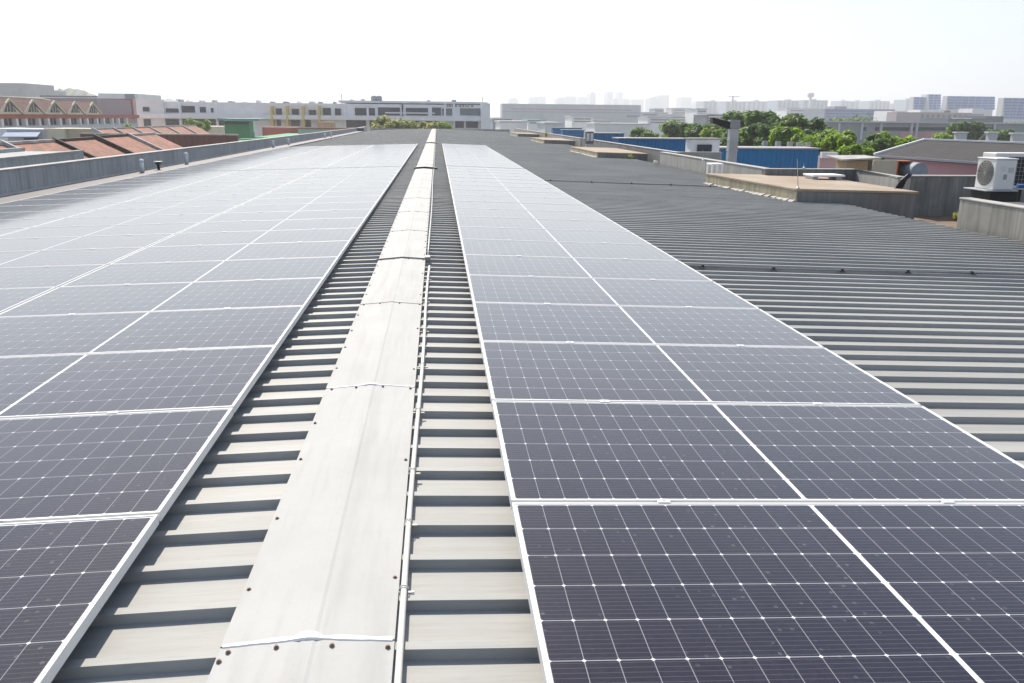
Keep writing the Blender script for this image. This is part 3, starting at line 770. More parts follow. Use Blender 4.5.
# ------------------------------------------------------------------ trees
def tree(name, label, x, y, z_top, r, m, seed, n=1500, leaf=.34, squash=.75, group=None, base=None, low=.45):
    rnd = random.Random(seed); gz = GZ if base is None else base; h = z_top - gz
    o = thing(name, label, 'tree', (x, y, gz), group)
    s = MB(); lean = rnd.uniform(-.4, .4)
    hub = Vector((x + lean, y, gz + h * .45))
    s.tube([(x, y, gz), (x + lean * .4, y, gz + h * .25), hub], .05 * h * .5 + .05, 8, .03 * h * .5)
    cl = []
    cz = z_top - r * squash
    for k in range(max(12, int(r * 6.5))):
        a = rnd.uniform(0, 6.28); q = rnd.uniform(.15, .78) ** .7 * r; zz = cz + rnd.uniform(-low, .62) * r * squash * 1.1
        c = Vector((x + q * math.cos(a), y + q * math.sin(a), zz)); cr_ = r * rnd.uniform(.2, .38)
        if c.z + cr_ * squash > z_top: c.z = z_top - cr_ * squash
        cl.append((c, cr_)); s.tube([hub, (hub + c) / 2 + Vector((rnd.uniform(-.2, .2), rnd.uniform(-.2, .2), .2)), c], .05 + .01 * h, 5, .03)
    s.build('trunk', M['bark'], o)
    g = MB()
    per = n // len(cl)
    for c, cr_ in cl:
        for k in range(per):
            d = Vector((rnd.gauss(0, 1), rnd.gauss(0, 1), rnd.gauss(0, 1))).normalized()
            p = c + Vector((d.x, d.y, d.z * squash)) * cr_ * rnd.uniform(.45, 1.3)
            e = leaf * rnd.uniform(.55, 1.25)
            nrm = (d + Vector((rnd.gauss(0, .7), rnd.gauss(0, .7), rnd.gauss(0, .7) + .8))).normalized()
            a = nrm.orthogonal().normalized(); b = nrm.cross(a); t_ = rnd.uniform(0, 6.28)
            a, b = a * math.cos(t_) + b * math.sin(t_), b * math.cos(t_) - a * math.sin(t_)
            g.quad(p - a * e, p + b * e * .55 + nrm * e * .12, p + a * e, p - b * e * .55 + nrm * e * .12)
    g.build('crown', m, o)
    return o
def treeP(u, v, Y, wpx, m, label, seed, **kw):
    p = at(u, v, Y); r = wpx * 1.12 / 2 / F * Y; kw['n'] = int(kw.get('n', 1500) * 1.9); kw['leaf'] = kw.get('leaf', .34) * .86
    return tree('tree', label, p.x, Y, p.z, r, m, seed, group=kw.pop('group', 'trees beyond the roof'), **kw)
treeP(653, 124, 112, 42, M['leaf'], 'dark round tree at the left end of the trees above the long blue shed', 11, n=1500, leaf=.4)
treeP(680, 121, 108, 44, M['leaf'], 'dark tree in the middle of the group above the long blue shed', 12, n=1600, leaf=.4)
treeP(703, 120.5, 104, 44, M['leaf'], 'broad dark tree just left of the galvanised duct', 13, n=1700, leaf=.4)
treeP(718, 128, 96, 30, M['leafy'], 'bright green tree tucked behind the galvanised duct', 14, n=1000, leaf=.34)
treeP(757, 111, 84, 54, M['leaf'], 'tall dark tree directly behind the big blue shed, right of the duct', 15, n=2600, leaf=.38)
treeP(785, 109.5, 80, 56, M['leaf'], 'tallest dark green tree behind the big blue shed', 16, n=2800, leaf=.38)
treeP(803, 117, 76, 42, M['leaf'], 'dark tree at the right shoulder of the tall trees', 17, n=1800, leaf=.36)
treeP(742, 121, 78, 40, M['leaf'], 'smaller dark tree low behind the duct', 171, n=1700, leaf=.36)
treeP(787, 127, 66, 38, M['leafy'], 'low bright tree at the foot of the tallest tree', 18, n=1700, leaf=.3)
treeP(820, 132, 62, 40, M['leafy'], 'yellow green bushy tree right of the big blue shed', 19, n=1800, leaf=.27)
treeP(845, 134, 58, 42, M['leafy'], 'bright bushy tree left of the dark ribbed roof', 20, n=2000, leaf=.27)
treeP(866, 134, 60, 40, M['leaf'], 'dark bushy tree behind the awning shed', 21, n=1800, leaf=.27)
treeP(892, 136, 64, 40, M['leafy'], 'green bushy tree behind the slope of the dark ribbed roof', 22, n=1800, leaf=.27)
treeP(815, 140, 54, 30, M['leafy'], 'low leafy shrub tree at the right end of the big blue shed', 23, n=1300, leaf=.25)
treeP(833, 129, 66, 40, M['leafy'], 'yellow green tree between the bushy trees right of the blue shed', 41, n=1800, leaf=.27)
treeP(879, 131.5, 66, 40, M['leafy'], 'yellow green tree above the awning, among the bushy trees', 42, n=1800, leaf=.27)
treeP(857, 141, 52, 36, M['leafy'], 'lowest bushy tree just above the lean-to awning', 43, n=1600, leaf=.25)
treeP(908, 137, 68, 30, M['leaf'], 'dark tree where the bushy trees meet the dark ribbed roof', 44, n=1400, leaf=.27)
treeP(770, 123, 74, 40, M['leaf'], 'dark tree low between duct and tallest tree', 45, n=1600, leaf=.34)
treeP(852, 114.5, 260, 46, M['leaf'], 'broad hazy tree in front of the blue grey office block', 24, n=1500, leaf=.8)
treeP(908, 121, 240, 30, M['leaf'], 'small hazy tree left of the pale pink block', 25, n=900, leaf=.8)
treeP(970, 121.5, 128, 30, M['leaf'], 'dark round tree above the dark ribbed roof ridge', 26, n=1600, leaf=.42)
treeP(1003, 127, 124, 28, M['leaf'], 'dark tree at the right edge above the ribbed roof', 27, n=1400, leaf=.42)
treeP(945, 133, 110, 24, M['leafy'], 'small green tree low above the ribbed roof ridge', 28, n=1000, leaf=.4)
treeP(1016, 120, 280, 40, M['leaf'], 'hazy trees below the rightmost glass block', 29, n=1000, leaf=.8)
treeP(390, 116.5, 122, 34, M['leafo'], 'yellow olive tree beyond the far end of the roof, left of the ridge', 30, n=1900, leaf=.4)
treeP(408, 121.5, 120, 20, M['leafo'], 'small olive tree right beside the larger olive tree', 31, n=900, leaf=.36)
treeP(423, 121.5, 124, 26, M['leafo'], 'low olive tree just left of the ridge line', 32, n=1200, leaf=.36)
treeP(440, 121, 126, 22, M['leafy'], 'low green tree right where the ridge line ends', 33, n=1000, leaf=.36)
treeP(200, 118.5, 150, 20, M['leafy'], 'small bright green tree in front of the white two storey building', 34, n=900, leaf=.4)
treeP(128, 124, 150, 8, M['leafy'], 'tiny green bush by the corner of the gabled building', 35, n=300, leaf=.3)

# ------------------------------------------------------------------ buildings
def facade(name, label, cat, Y, u0, u1, vt, depth, m, group=None, base=None):
    um = (u0 + u1) / 2
    a = at(u0, vt, Y).x; b = at(u1, vt, Y).x; z = at(um, vt, Y).z; gz = GZ if base is None else base
    o = thing(name, label, cat, ((a + b) / 2, Y + depth / 2, gz), group)
    MB().box(a, b, Y, Y + depth, gz, z).build('wall', m, o)
    return o
def patch(o, name, Y, u0, v0, u1, v1, m, out=.12, inn=.08, lab=None):
    um = (u0 + u1) / 2; vm = (v0 + v1) / 2
    a = at(u0, vm, Y).x; b = at(u1, vm, Y).x
    p = MB().box(a, b, Y - out, Y + inn, at(um, v1, Y).z, at(um, v0, Y).z).build(name, m, o)
    if lab: p['label'] = lab
    return p

# -- left: neighbour block and terracotta terrace
p = atX(83, 150, -14)
nb = thing('neighbour_block', 'dark grey concrete block behind the left parapet', 'building', (-15, 20, GZ))
MB().box(-16.4, -14, -2, p.y, GZ, p.z - .06).build('wall', M['parapet_left'], nb)
MB().box(-14.2, -13.97, -2, p.y + .02, p.z - .058, p.z).build('coping', M['coping'], nb)
MB().box(-16.43, -16.2, -2, p.y + .02, p.z - .058, p.z + .08).build('rear_parapet', M['parapet_left'], nb)
HX = -22.0
ub = [(7, 139), (52, 138), (93, 137), (128, 134.6), (157, 137.5)]
yb_ = [atX(u, v, HX).y for u, v in ub]
step = (yb_[-1] - yb_[0]) / 4
ys = [yb_[0] - .6 - step, *[yb_[0] - .6 + step * i for i in range(5)]]
zr_h = atX(93, 138.2, HX).z
names = ['terracotta roofed house at the left picture edge, nearest of its row', 'second terracotta roofed house of the front row, behind the dark grey block', 'terracotta roofed house in the middle of the front row', 'terracotta roofed house with a pale front edge, fourth of the front row', 'last terracotta roofed house of the front row, beside the red brown wall']
def house(x, y0, y1, zrdg, zdrop, run, label, first, wm, group):
    o = thing('terrace_house', label, 'house', (x, (y0 + y1) / 2, GZ), group)
    MB().box(x - run + .3, x + run - .3, y0 + .12, y1 - .12, GZ, zrdg - zdrop - .1).build('wall', M['cream'], o)
    s = MB(); e = .12
    s.hexa([(x, y0 + .1, zrdg - .12), (x + run, y0 + .1, zrdg - zdrop - .12), (x + run, y1 - .1, zrdg - zdrop - .12), (x, y1 - .1, zrdg - .12)], [(x, y0 + .1, zrdg), (x + run, y0 + .1, zrdg - zdrop), (x + run, y1 - .1, zrdg - zdrop), (x, y1 - .1, zrdg)])
    s.hexa([(x - run, y0 + .1, zrdg - zdrop - .12), (x - .001, y0 + .1, zrdg - .12), (x - .001, y1 - .1, zrdg - .12), (x - run, y1 - .1, zrdg - zdrop - .12)], [(x - run, y0 + .1, zrdg - zdrop), (x - .001, y0 + .1, zrdg), (x - .001, y1 - .1, zrdg), (x - run, y1 - .1, zrdg - zdrop)])
    s.build('roof', M['terracotta'], o)
    s = MB(); t_ = .2
    s.hexa([(x, y0 - .1, zrdg - .4), (x + run, y0 - .1, zrdg - zdrop - .4), (x + run, y0 + .1, zrdg - zdrop - .4), (x, y0 + .1, zrdg - .4)], [(x, y0 - .1, zrdg + t_), (x + run, y0 - .1, zrdg - zdrop + t_), (x + run, y0 + .1, zrdg - zdrop + t_), (x, y0 + .1, zrdg + t_)])
    s.build('party_wall', wm, o)
    MB().box(x - .15, x + .15, y0 + .11, y1 - .11, zrdg - .05, zrdg + .09).build('ridge_tile', M['partywall'] if wm is not M['shadewall'] else M['shadewall'], o)
    # triangular gable infill on the near side
    s = MB(); s.hexa([(x - run + .3, y0 + .13, zrdg - zdrop - .1), (x + run - .3, y0 + .13, zrdg - zdrop - .1), (x, y0 + .13, zrdg - .14)], [(x - run + .3, y0 + .3, zrdg - zdrop - .1), (x + run - .3, y0 + .3, zrdg - zdrop - .1), (x, y0 + .3, zrdg - .14)])
    s.build('gable', M['cream'], o)
    return o
for i in range(5):
    wm = [M['partywall'], M['partywall'], M['shadewall'], M['shadewall'], M['partywall']][i]
    house(HX, ys[i], ys[i + 1], zr_h + (.0 if i < 3 else .06), 3.0, 6.2, names[i], i == 0, wm, 'front row of terracotta roofed houses')
p0 = at(80, 133, 76); p1 = at(237, 135.5, 76)
o = thing('boundary_wall', 'long red brown sheet wall behind the terracotta roofs', 'wall', ((p0.x + p1.x) / 2, 76, GZ))
MB().box(p0.x, p1.x, 76, 76.4, GZ, (p0.z + p1.z) / 2 - .05).build('wall_body', M['brown'], o)
MB().box(p0.x - .05, p1.x + .05, 75.92, 76.48, (p0.z + p1.z) / 2 - .048, (p0.z + p1.z) / 2 + .06).build('coping', M['partywall'], o)
HX2 = -38.0
ub = [92, 112, 131, 148, 165, 181, 195]
y2 = [atX(u, 127.5, HX2).y for u in ub]; z2 = atX(140, 127.3, HX2).z
n2 = ['leftmost', 'second', 'third', 'fourth', 'fifth', 'farthest']
for i in range(6):
    house(HX2, y2[i], y2[i + 1], z2, 3.2, 6.0, '%s faded terracotta roof of the rear row above the red brown wall' % n2[i], False, M['partywall'], 'rear row of terracotta roofed houses')

# -- pink gabled building, facing right (+X)
PX = -60.0
def PXp(u, v): return atX(u, v, PX)
gy = [atX(u, 103, PX + 1).y for u in (9.5, 33, 54.5, 75, 92.5)]
gs = (gy[-1] - gy[0]) / 4
Y0 = gy[0] - gs * 1.6; Y1 = PXp(136, 115).y
ze = PXp(50, 114).z; zrg = PXp(40, 98).z
o = thing('gabled_building', 'pink and cream building with five gables under a maroon tiled roof', 'building', (PX, (Y0 + Y1) / 2, GZ))
YM = gy[-1] + gs * .55
MB().box(PX - 14, PX, Y0, Y1, GZ, ze - .3).build('wall', M['palepink'], o)
s = MB(); s.hexa([(PX - 7, Y0, zrg - .2), (PX + .5, Y0, ze - .05), (PX + .5, YM, ze - .05), (PX - 7, YM - 5, zrg - .2)], [(PX - 7, Y0, zrg), (PX + .5, Y0, ze + .15), (PX + .5, YM, ze + .15), (PX - 7, YM - 5, zrg)])
s.hexa([(PX - 14, Y0, ze - .05), (PX - 7.002, Y0, zrg - .2), (PX - 7.002, YM - 5, zrg - .2), (PX - 14, YM, ze - .05)], [(PX - 14, Y0, ze + .15), (PX - 7.002, Y0, zrg), (PX - 7.002, YM - 5, zrg), (PX - 14, YM, ze + .15)])
s.build('roof', M['maroon'], o)
s = MB(); s.tube([(PX - 7, Y0, zrg + .1), (PX - 7, YM - 5, zrg + .1), (PX + .5, YM, ze + .3)], .22, 6); s.build('ridge_trim', M['cream'], o)
MB().box(PX + .02, PX + .62, Y0, Y1, ze - .65, ze - .06).build('red_band', M['red'], o)
# plain upper block at the right end with red frame
ztb = PXp(118, 98).z
MB().box(PX - 12, PX - .02, YM + .5, Y1 - .02, ze - .29, ztb - .3).build('upper_block', M['greypink'], o)
MB().box(PX - 12, PX + .15, Y1 - 1.6, Y1 + .05, GZ, ztb).build('end_pier', M['palepink'], o)
MB().box(PX - 12.2, PX + .2, Y1 - 2.1, Y1 - 1.61, ze - .29, ztb - .02).build('red_edge', M['red'], o)
zg = PXp(54, 104).z - ze
for y in gy:
    hw = gs * .47
    g = MB(); g.hexa([(PX + .1, y - hw, ze - .05), (PX + .1, y + hw, ze - .05), (PX + .1, y, ze + zg)], [(PX + .9, y - hw, ze - .05), (PX + .9, y + hw, ze - .05), (PX + .9, y, ze + zg)])
    gb = g.build('gable', M['cream'], o)
    rf = MB()
    for sg in (-1, 1):
        yo = y + sg * (hw + .3); a = Vector((PX + 1.05, yo, ze - .05)); b = Vector((PX + 1.05, y, ze + zg + .35))
        rf.hexa([a, b, b - Vector((7, 0, 0)), a - Vector((1.0, 0, 0))], [a + Vector((0, 0, .2)), b + Vector((0, 0, .2)), b + Vector((-7, 0, .2)), a + Vector((-1.0, 0, .2))])
    rf.build('gable_roof', M['maroon'], gb)
    for sg in (-1, 1):
        bar = MB(); bar.bar((PX + 1.0, y + sg * (hw + .15), ze + .05), (PX + 1.0, y, ze + zg + .45), .2, .22); bar.build('barge_board', M['cream'], gb)
    w_ = MB(); ww = hw * .5; w_.hexa([(PX + .902, y - ww, ze + .25), (PX + .902, y + ww, ze + .25), (PX + .902, y, ze + .25 + ww * .95)], [(PX + .98, y - ww, ze + .25), (PX + .98, y + ww, ze + .25), (PX + .98, y, ze + .25 + ww * .95)])
    w_.build('gable_window', M['glass'], gb)
    for dy_, hh in ((-.25, .45), (0, .9), (.25, .45)):
        yy = y + dy_ * ww * 2
        MB().box(PX + .985, PX + 1.03, yy - .05, yy + .05, ze + .25, ze + .25 + ww * hh).build('mullion', M['cream'], gb)
# storey of windows below the band
zw1 = PXp(50, 117.5).z; zw0 = PXp(50, 124.5).z
allw = [y for y in gy] + [gy[-1] + gs * k for k in (1.0, 2.0, 3.0)]
for y in [gy[0] - gs] + allw:
    if y > Y1 - 3: continue
    a = MB().box(PX + .01, PX + .12, y - gs * .25, y + gs * .25, zw0, zw1).build('window', M['glass'], o)
    for q in (-.085, .085): MB().box(PX + .125, PX + .2, y + gs * q - .04, y + gs * q + .04, zw0, zw1).build('mullion', M['cream'], a)
    for q in (-.38, .38): MB().box(PX + .01, PX + .1, y + gs * q - .45, y + gs * q + .45, zw0, zw1).build('narrow_window', M['glass'], o)
    for q in (-.29, .29): MB().box(PX + .01, PX + .75, y + gs * q - .32, y + gs * q + .32, zw0 - .6, ze - .66).build('column', M['white'], o)
MB().box(PX + .01, PX + .9, Y0, Y1 - 2, zw0 - 1.2, zw0 - .1).build('balcony_rail', M['palegrey'], o)
# low walls in front
facade('annex_wall', 'white annex wall at the far left edge below the gabled building', 'building', 99, -12, 6, 128.5, 6, M['white'])
o = facade('annex_building', 'pale blue annex with a blue awning below the gabled building', 'building', 98, 6.3, 43, 129, 6, M['palegrey'])
s = MB(); a = at(7, 132, 98); b = at(42, 132, 98)
s.hexa([(a.x, 96.6, a.z - .55), (b.x, 96.6, b.z - .55), (b.x, 97.98, b.z), (a.x, 97.98, a.z)], [(a.x, 96.6, a.z - .45), (b.x, 96.6, b.z - .45), (b.x, 97.98, b.z + .12), (a.x, 97.98, a.z + .12)])
s.build('awning', M['awning'], o); patch(o, 'shopfront', 98, 24, 137.5, 38, 140, M['glass'])
facade('annex_building', 'cream annex wall right of the blue awning', 'building', 98.5, 43.3, 64, 128.5, 6, M['cream'])
facade('annex_building', 'weathered beige annex wall next to the red brown wall', 'building', 99, 64.3, 93, 128.8, 6, M['beige'])
# grey things on the left skyline
facade('office_block', 'grey flat block on the skyline at the far left', 'building', 420, -6, 25, 83, 30, M['grey'])
facade('office_block', 'grey stepped block beside the far left skyline block', 'building', 440, 25, 39, 90, 30, M['grey'])
o = facade('industrial_block', 'pale industrial block behind the maroon roof', 'building', 260, 39, 98, 95.5, 30, M['offwhite'])
patch(o, 'window_band', 260, 40, 95.7, 97, 97, M['darkgrey'])
o = facade('industrial_block', 'white block with a dark tank room behind the gabled building', 'building', 240, 98, 137, 93.5, 20, M['offwhite'])
patch(o, 'tank_room', 240, 125.5, 94, 134.5, 100, M['bluegrey'], .5)
pp = at(59.5, 88, 300); tag(MB().tube([(pp.x, 300, GZ), (pp.x, 300, pp.z)], .25, 6, .12).build('mast', M['galv']), 'thin mast on the skyline above the maroon roof', 'mast')
def hill(u0, u1, vt, Y, label):
    a = at(u0, vt, Y); b = at(u1, vt, Y); rnd = random.Random(int(u0) + 3); s = MB(); n = 26
    prev = None
    for k in range(n + 1):
        t_ = k / n; x = a.x + (b.x - a.x) * t_; z = GZ + (a.z - GZ) * (math.sin(math.pi * (.12 + .76 * t_)) ** .6) * (.93 + .07 * rnd.random())
        cur = [(x, Y - 60, GZ - .5), (x, Y, z), (x, Y + 120, GZ - .5)]
        if prev:
            s.quad(prev[0], cur[0], cur[1], prev[1]); s.quad(prev[1], cur[1], cur[2], prev[2])
        prev = cur
    tag(s.build('hill', M['leaf']), kind='structure')
hill(22, 112, 87.0, 900, '')

# -- long white two-storey building
WY = 190
o = facade('factory_building', 'long white two storey factory block beyond the far end of the roof', 'building', WY, 138, 490, 103.3, 25, M['white'])
patch(o, 'ledge', WY, 138, 115.2, 488, 119.6, M['white'], 1.8, .05)
pz = at(475, 100.5, WY); 
MB().box(at(338, 100, WY).x, at(488, 100, WY).x, WY + .5, WY + 20, at(400, 103.2, WY).z, at(400, 101, WY).z).build('upper_parapet', M['offwhite'], o)
MB().box(at(137, 98, WY).x, at(164, 98, WY).x, WY - .8, WY + 10, GZ, at(150, 99.5, WY).z).build('corner_tower', M['offwhite'], o)
MB().box(at(480.5, 98, WY).x, at(489.5, 98, WY).x, WY - 2.2, WY + 10, GZ, at(485, 103.5, WY).z).build('end_pier', M['white'], o)
for (u0, v0, u1, v1) in [(165, 119, 179, 126), (183, 119, 216, 126), (219, 119, 224, 126), (277, 119.5, 281, 126), (291, 120, 300, 126), (305, 120, 311, 127), (346, 120, 366, 127.5), (370, 120, 400, 128), (404, 120, 437, 128), (453, 120.5, 464, 128), (466, 120.5, 478, 128),
                         (166, 108.5, 180, 112.5), (182, 106, 195, 112.5), (200, 107, 206, 112.5), (211, 108, 213.5, 112.5), (276, 108.5, 282, 115.4), (292, 109, 299, 115.4), (309, 110, 316, 115.4), (323, 108, 331, 115.4), (335, 108.5, 341, 115.4), (355, 108, 375, 115.4), (378, 107.5, 400, 115.4), (406, 108, 428, 115.4), (432, 107.5, 441, 115.4)]:
    patch(o, 'window', WY, u0, v0, u1, v1, M['glass'])
for (u0, v0, u1, v1) in [(442, 108.5, 452, 115.4), (460, 108.3, 481, 115.4)]: patch(o, 'window', WY, u0, v0, u1, v1, M['paleglass'])
for (u0, v0, u1, v1) in [(143, 107, 149.5, 111.5), (144, 119, 151, 126.5)]: patch(o, 'window', WY - .8, u0, v0, u1, v1, M['glass'])
for u in (273.5, 288.5, 304.5, 320.5):
    patch(o, 'pilaster', WY, u - .9, 106, u + .9, 126, M['yellow'], 2.0, .05)
for u in (162, 181, 217.5, 345, 368, 402.5, 445, 403, 454): patch(o, 'column', WY, u - 1, 104, u + 1, 128, M['white'], .6, .05)
rnd = random.Random(4); x = at(447, 106, WY).x
while x < at(474, 106, WY).x:
    w_ = rnd.uniform(.25, .55); MB().box(x, x + w_, WY - .13, WY - .002, at(460, 106.8, WY).z, at(460, 105.4, WY).z).build('letter', M['darkgrey'], o); x += w_ + rnd.uniform(.15, .5)
patch(o, 'handrail', WY - 1.8, 385, 112.4, 435, 113.6, M['white'], .1, .05)
for k, u in enumerate([166, 176, 186, 199, 212, 228, 243, 256, 270, 283, 297, 309, 318, 333, 350, 361, 373, 391, 414, 427, 436, 452, 472]):
    r_ = random.Random(k * 5 + 1); wv = r_.uniform(2, 5); hv = r_.uniform(1.2, 3.4); Yk = WY + 6 + r_.uniform(0, 10)
    a = at(u, 103, Yk); b = at(u + wv, 103, Yk); zb = at(300, 103.2 if u < 338 else 101, WY).z
    MB().box(a.x, b.x, Yk, Yk + 3, zb - .3, zb + hv * .23).build('roof_plant', [M['grey'], M['bluegrey'], M['offwhite'], M['palegrey']][k % 4], o)
for u, v in ((341.5, 94), (482.5, 97), (377, 98)):
    a = at(u, v, WY + 8); MB().tube([(a.x, WY + 8, at(u, 103.3, WY).z - .2), (a.x, WY + 8, a.z)], .09, 5).build('aerial', M['galv'], o)
for k in range(2):
    a = at(374 + 5 * k, 97, WY + 4); MB().lathe((a.x, WY + 4, at(375, 101, WY).z - .1), [(.7, 0), (.7, 1.0), (.4, 1.3)], 12).build('water_tank', M['grey'], o)
# -- clutter between the white factory and the left parapet
o = facade('pavilion', 'green walled pavilion with a pale teal flat roof', 'building', 118, 224, 249, 121, 3, M['green'])
s = at(221, 120.4, 118); t_ = at(259, 120.4, 118)
MB().box(s.x - .2, t_.x + .2, 116.8, 123, s.z + .0, s.z + .28).build('flat_roof', M['teal'], o)
patch(o, 'window', 118, 224.5, 122.3, 248.5, 124.3, M['darkgrey']); patch(o, 'post', 117, 253.6, 121.2, 254.4, 132, M['white'])
a = onZ(233, 138.5, -1.6); b = onZ(303, 131, -1.6)
o = thing('turf_roof_block', 'low block with a bright green turf roof behind the left parapet', 'building', (-24, 130, GZ))
xa = at(236, 136, 112).x; xb = at(300, 133, 130).x
MB().box(xa, xb + 3, 112, 150, GZ, -1.75).build('wall', M['offwhite'], o); MB().box(xa + .2, xb + 2.8, 112.2, 149.8, -1.748, -1.6).build('turf', M['turf'], o)
MB().box(xa, xa + 12, 150.2, 150.6, GZ, at(285, 127.3, 150).z).build('red_fence_wall', M['red'], o)
o = facade('garden_wall', 'pale grey wall at the left of the green turf roof', 'wall', 108, 212, 234, 134.5, .3, M['offwhite'])
facade('brick_shed', 'low red brick shed in front of the white factory', 'building', 160, 262, 296, 127.2, 3, M['red'])
facade('timber_shed', 'small tan sided shed right of the brick shed', 'building', 165, 317, 333, 122, 4, M['tan'])
o = facade('low_shed', 'long pale low shed behind the left parapet end', 'building', 140, 298, 350, 128.4, 5, M['palegrey']); patch(o, 'roof_edge', 140, 297, 127.8, 351, 128.9, M['orange'], .3)
facade('low_shed', 'beige low shed behind the rear terracotta row', 'building', 158, 160, 222, 126.2, 8, M['cream'])

# -- right middle distance: blue sheds, white hut, posts
def shed(u0, u1, vt, Y, depth, label, m=None):
    o = facade('blue_shed', label, 'shed', Y, u0, u1, vt, depth, m or M['blue'])
    a = at(u0, vt, Y); b = at(u1, vt, Y)
    MB().box(a.x - .08, b.x + .08, Y - .1, Y + depth + .1, (a.z + b.z) / 2 + .002, (a.z + b.z) / 2 + .07).build('roof_edge', M['coping'], o)
    return o
shed(722, 819, 149, 43, 2, 'big blue corrugated shed right of the galvanised duct')
shed(619, 700, 139.2, 58, 2, 'long blue shed beneath the dark trees, left of the white hut')
shed(593, 624, 133.6, 84, 2, 'blue shed just right of the small grey condenser')
shed(563, 584, 130.2, 112, 2, 'small blue shed left of the grey condenser')
shed(553, 582, 128.0, 150, 2, 'far thin blue shed beside the long grey hall')
o = facade('white_hut', 'white hut with a dark opening left of the galvanised duct', 'building', 38, 691, 720, 139.5, .8, M['white'])
patch(o, 'opening', 38, 697, 144.5, 711, 151.5, M['glass']); a = at(689, 139.4, 38); b = at(721, 139.6, 38)
MB().box(a.x, b.x, 37.9, 38.9, b.z + .01, b.z + .06).build('roof_edge', M['coping'], o)
o = facade('grey_wall', 'low grey wall in front of the white hut', 'wall', 34.5, 668, 722, 152, .25, M['parapet'])
for k, u in enumerate((765, 778, 790, 799, 808)):
    a = at(u, 141 + k * .4, 47.9); b = at(u, 149, 47.9)
    tag(MB().box(a.x - .13, a.x + .13, 47.75, 48.0, b.z - .06, a.z).build('post', M['coping'], None, origin=(a.x, 47.9, b.z)),
        '%s of the five pale posts along the top of the big blue shed' % ('leftmost', 'second', 'middle', 'fourth', 'rightmost')[k], 'post', 'pale posts on the big blue shed')
o = facade('pink_wall', 'pale pink and white wall right of the big blue shed', 'wall', 46, 820.5, 846, 156, .4, M['palepink']); patch(o, 'white_panel', 46, 820.5, 152, 836, 158, M['white'], .2)

# pink building with dark ribbed roof
ex = 19.8; e0 = atX(875, 156, ex); rx = at(925, 141.3, e0.y); er = rx.z
o = thing('pink_building', 'pink walled building under a dark ribbed metal roof at the right', 'building', (24, 30, GZ))
YB0 = 14.0; YB1 = e0.y; RXX = rx.x
en = onZ(1042, 167.6, e0.z); rn = onZ(1040, 145.6, er)                # near ends of eave and ridge
EF, EN = Vector((ex, YB1, e0.z)), Vector((en.x, en.y, e0.z)); RF, RN = Vector((RXX, YB1, er)), Vector((rn.x, rn.y, er))
BF, BN = RF + Vector((4, 0, e0.z - er)), RN + Vector((4, 0, e0.z - er)); hup = Vector((0, 0, .05))
def dn(p, z): return Vector((p.x, p.y, z))
i_ = Vector((.35, 0, 0)); j_ = Vector((0, -.25, 0))
ring = [EN + i_, BN - i_, BF - i_ + j_, EF + i_ + j_]
MB().hexa([dn(p, GZ) for p in ring], [dn(p, e0.z - .08) for p in ring]).build('wall', M['pink'], o)
s = MB(); s.hexa([EN, RN, RF, EF], [p + hup for p in (EN, RN, RF, EF)]); q_ = Vector((.002, 0, 0))
s.hexa([RN + q_, BN, BF, RF + q_], [p + hup for p in (RN + q_, BN, BF, RF + q_)])
s.build('roof', M['rustroof'], o)
s = MB(); s.bar((ex - .03, YB1 + .06, e0.z + .07), (RXX, YB1 + .06, er + .08), .1, .1); s.build('verge_trim', M['white'], o)
s = MB(); s.bar(RN + Vector((0, 0, .09)), RF + Vector((0, 0, .09)), .16, .07); s.build('ridge_trim', M['white'], o)
s = MB(); s.bar(EN + Vector((-.05, 0, .01)), EF + Vector((-.05, 0, .01)), .08, .09); s.build('eave_gutter', M['grey'], o)
MB().hexa([(ex + .36, YB1 - .25, e0.z - .1), (RXX + 3, YB1 - .25, e0.z - .1), (RXX + .0, YB1 - .25, er - .05)], [(ex + .36, YB1 - .3, e0.z - .1), (RXX + 3, YB1 - .3, e0.z - .1), (RXX, YB1 - .3, er - .05)]).build('gable', M['pink'], o)
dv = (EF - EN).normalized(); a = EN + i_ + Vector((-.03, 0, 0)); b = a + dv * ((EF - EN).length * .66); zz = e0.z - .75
MB().hexa([dn(a, zz - .6), dn(a + Vector((.028, 0, 0)), zz - .6), dn(b + Vector((.028, 0, 0)), zz - .6), dn(b, zz - .6)], [dn(a, zz), dn(a + Vector((.028, 0, 0)), zz), dn(b + Vector((.028, 0, 0)), zz), dn(b, zz)]).build('gap_shade_strip', M['darkgrey'], o)  # flat dark grey strip paints the shade of a gap low on the wall
# neighbour deck carrying the lean-to bits
nd = thing('low_block', 'low flat roofed block behind the broken wall, mostly hidden', 'building', (15.5, 31, GZ))
MB().box(12.7, 19.6, 24, 37.5, GZ, -1.2).build('wall', M['grey'], nd)
LY = 27.5
o = thing('lean_to', 'open lean-to with a pale flat roof and tan side boards', 'shed', (at(858, 165, LY).x, LY, -1.2))
a = at(838, 158, LY); b = at(877, 158, LY)
s = MB(); s.hexa([(a.x, LY - .3, a.z - .08), (b.x, LY - .3, b.z - .02), (b.x, LY + .9, b.z + .02), (a.x, LY + .9, a.z)], [(a.x, LY - .3, a.z - .03), (b.x, LY - .3, b.z + .03), (b.x, LY + .9, b.z + .06), (a.x, LY + .9, a.z + .05)])
s.build('lean_to_roof', M['coping'], o)
for u0, u1, m in ((847, 868, M['tan']), (868.3, 873, M['darkgrey'])):  # narrow dark grey strip paints the shade of the gap beside the tan board
    q = at(u0, 165, LY); r_ = at(u1, 165, LY); MB().box(q.x, r_.x, LY, LY + .8, -1.198, at(858, 160.2, LY).z - .02).build('side_board_and_gap', m, o)
q = at(873.5, 165, LY - .6); r_ = at(897, 165, LY - .6)
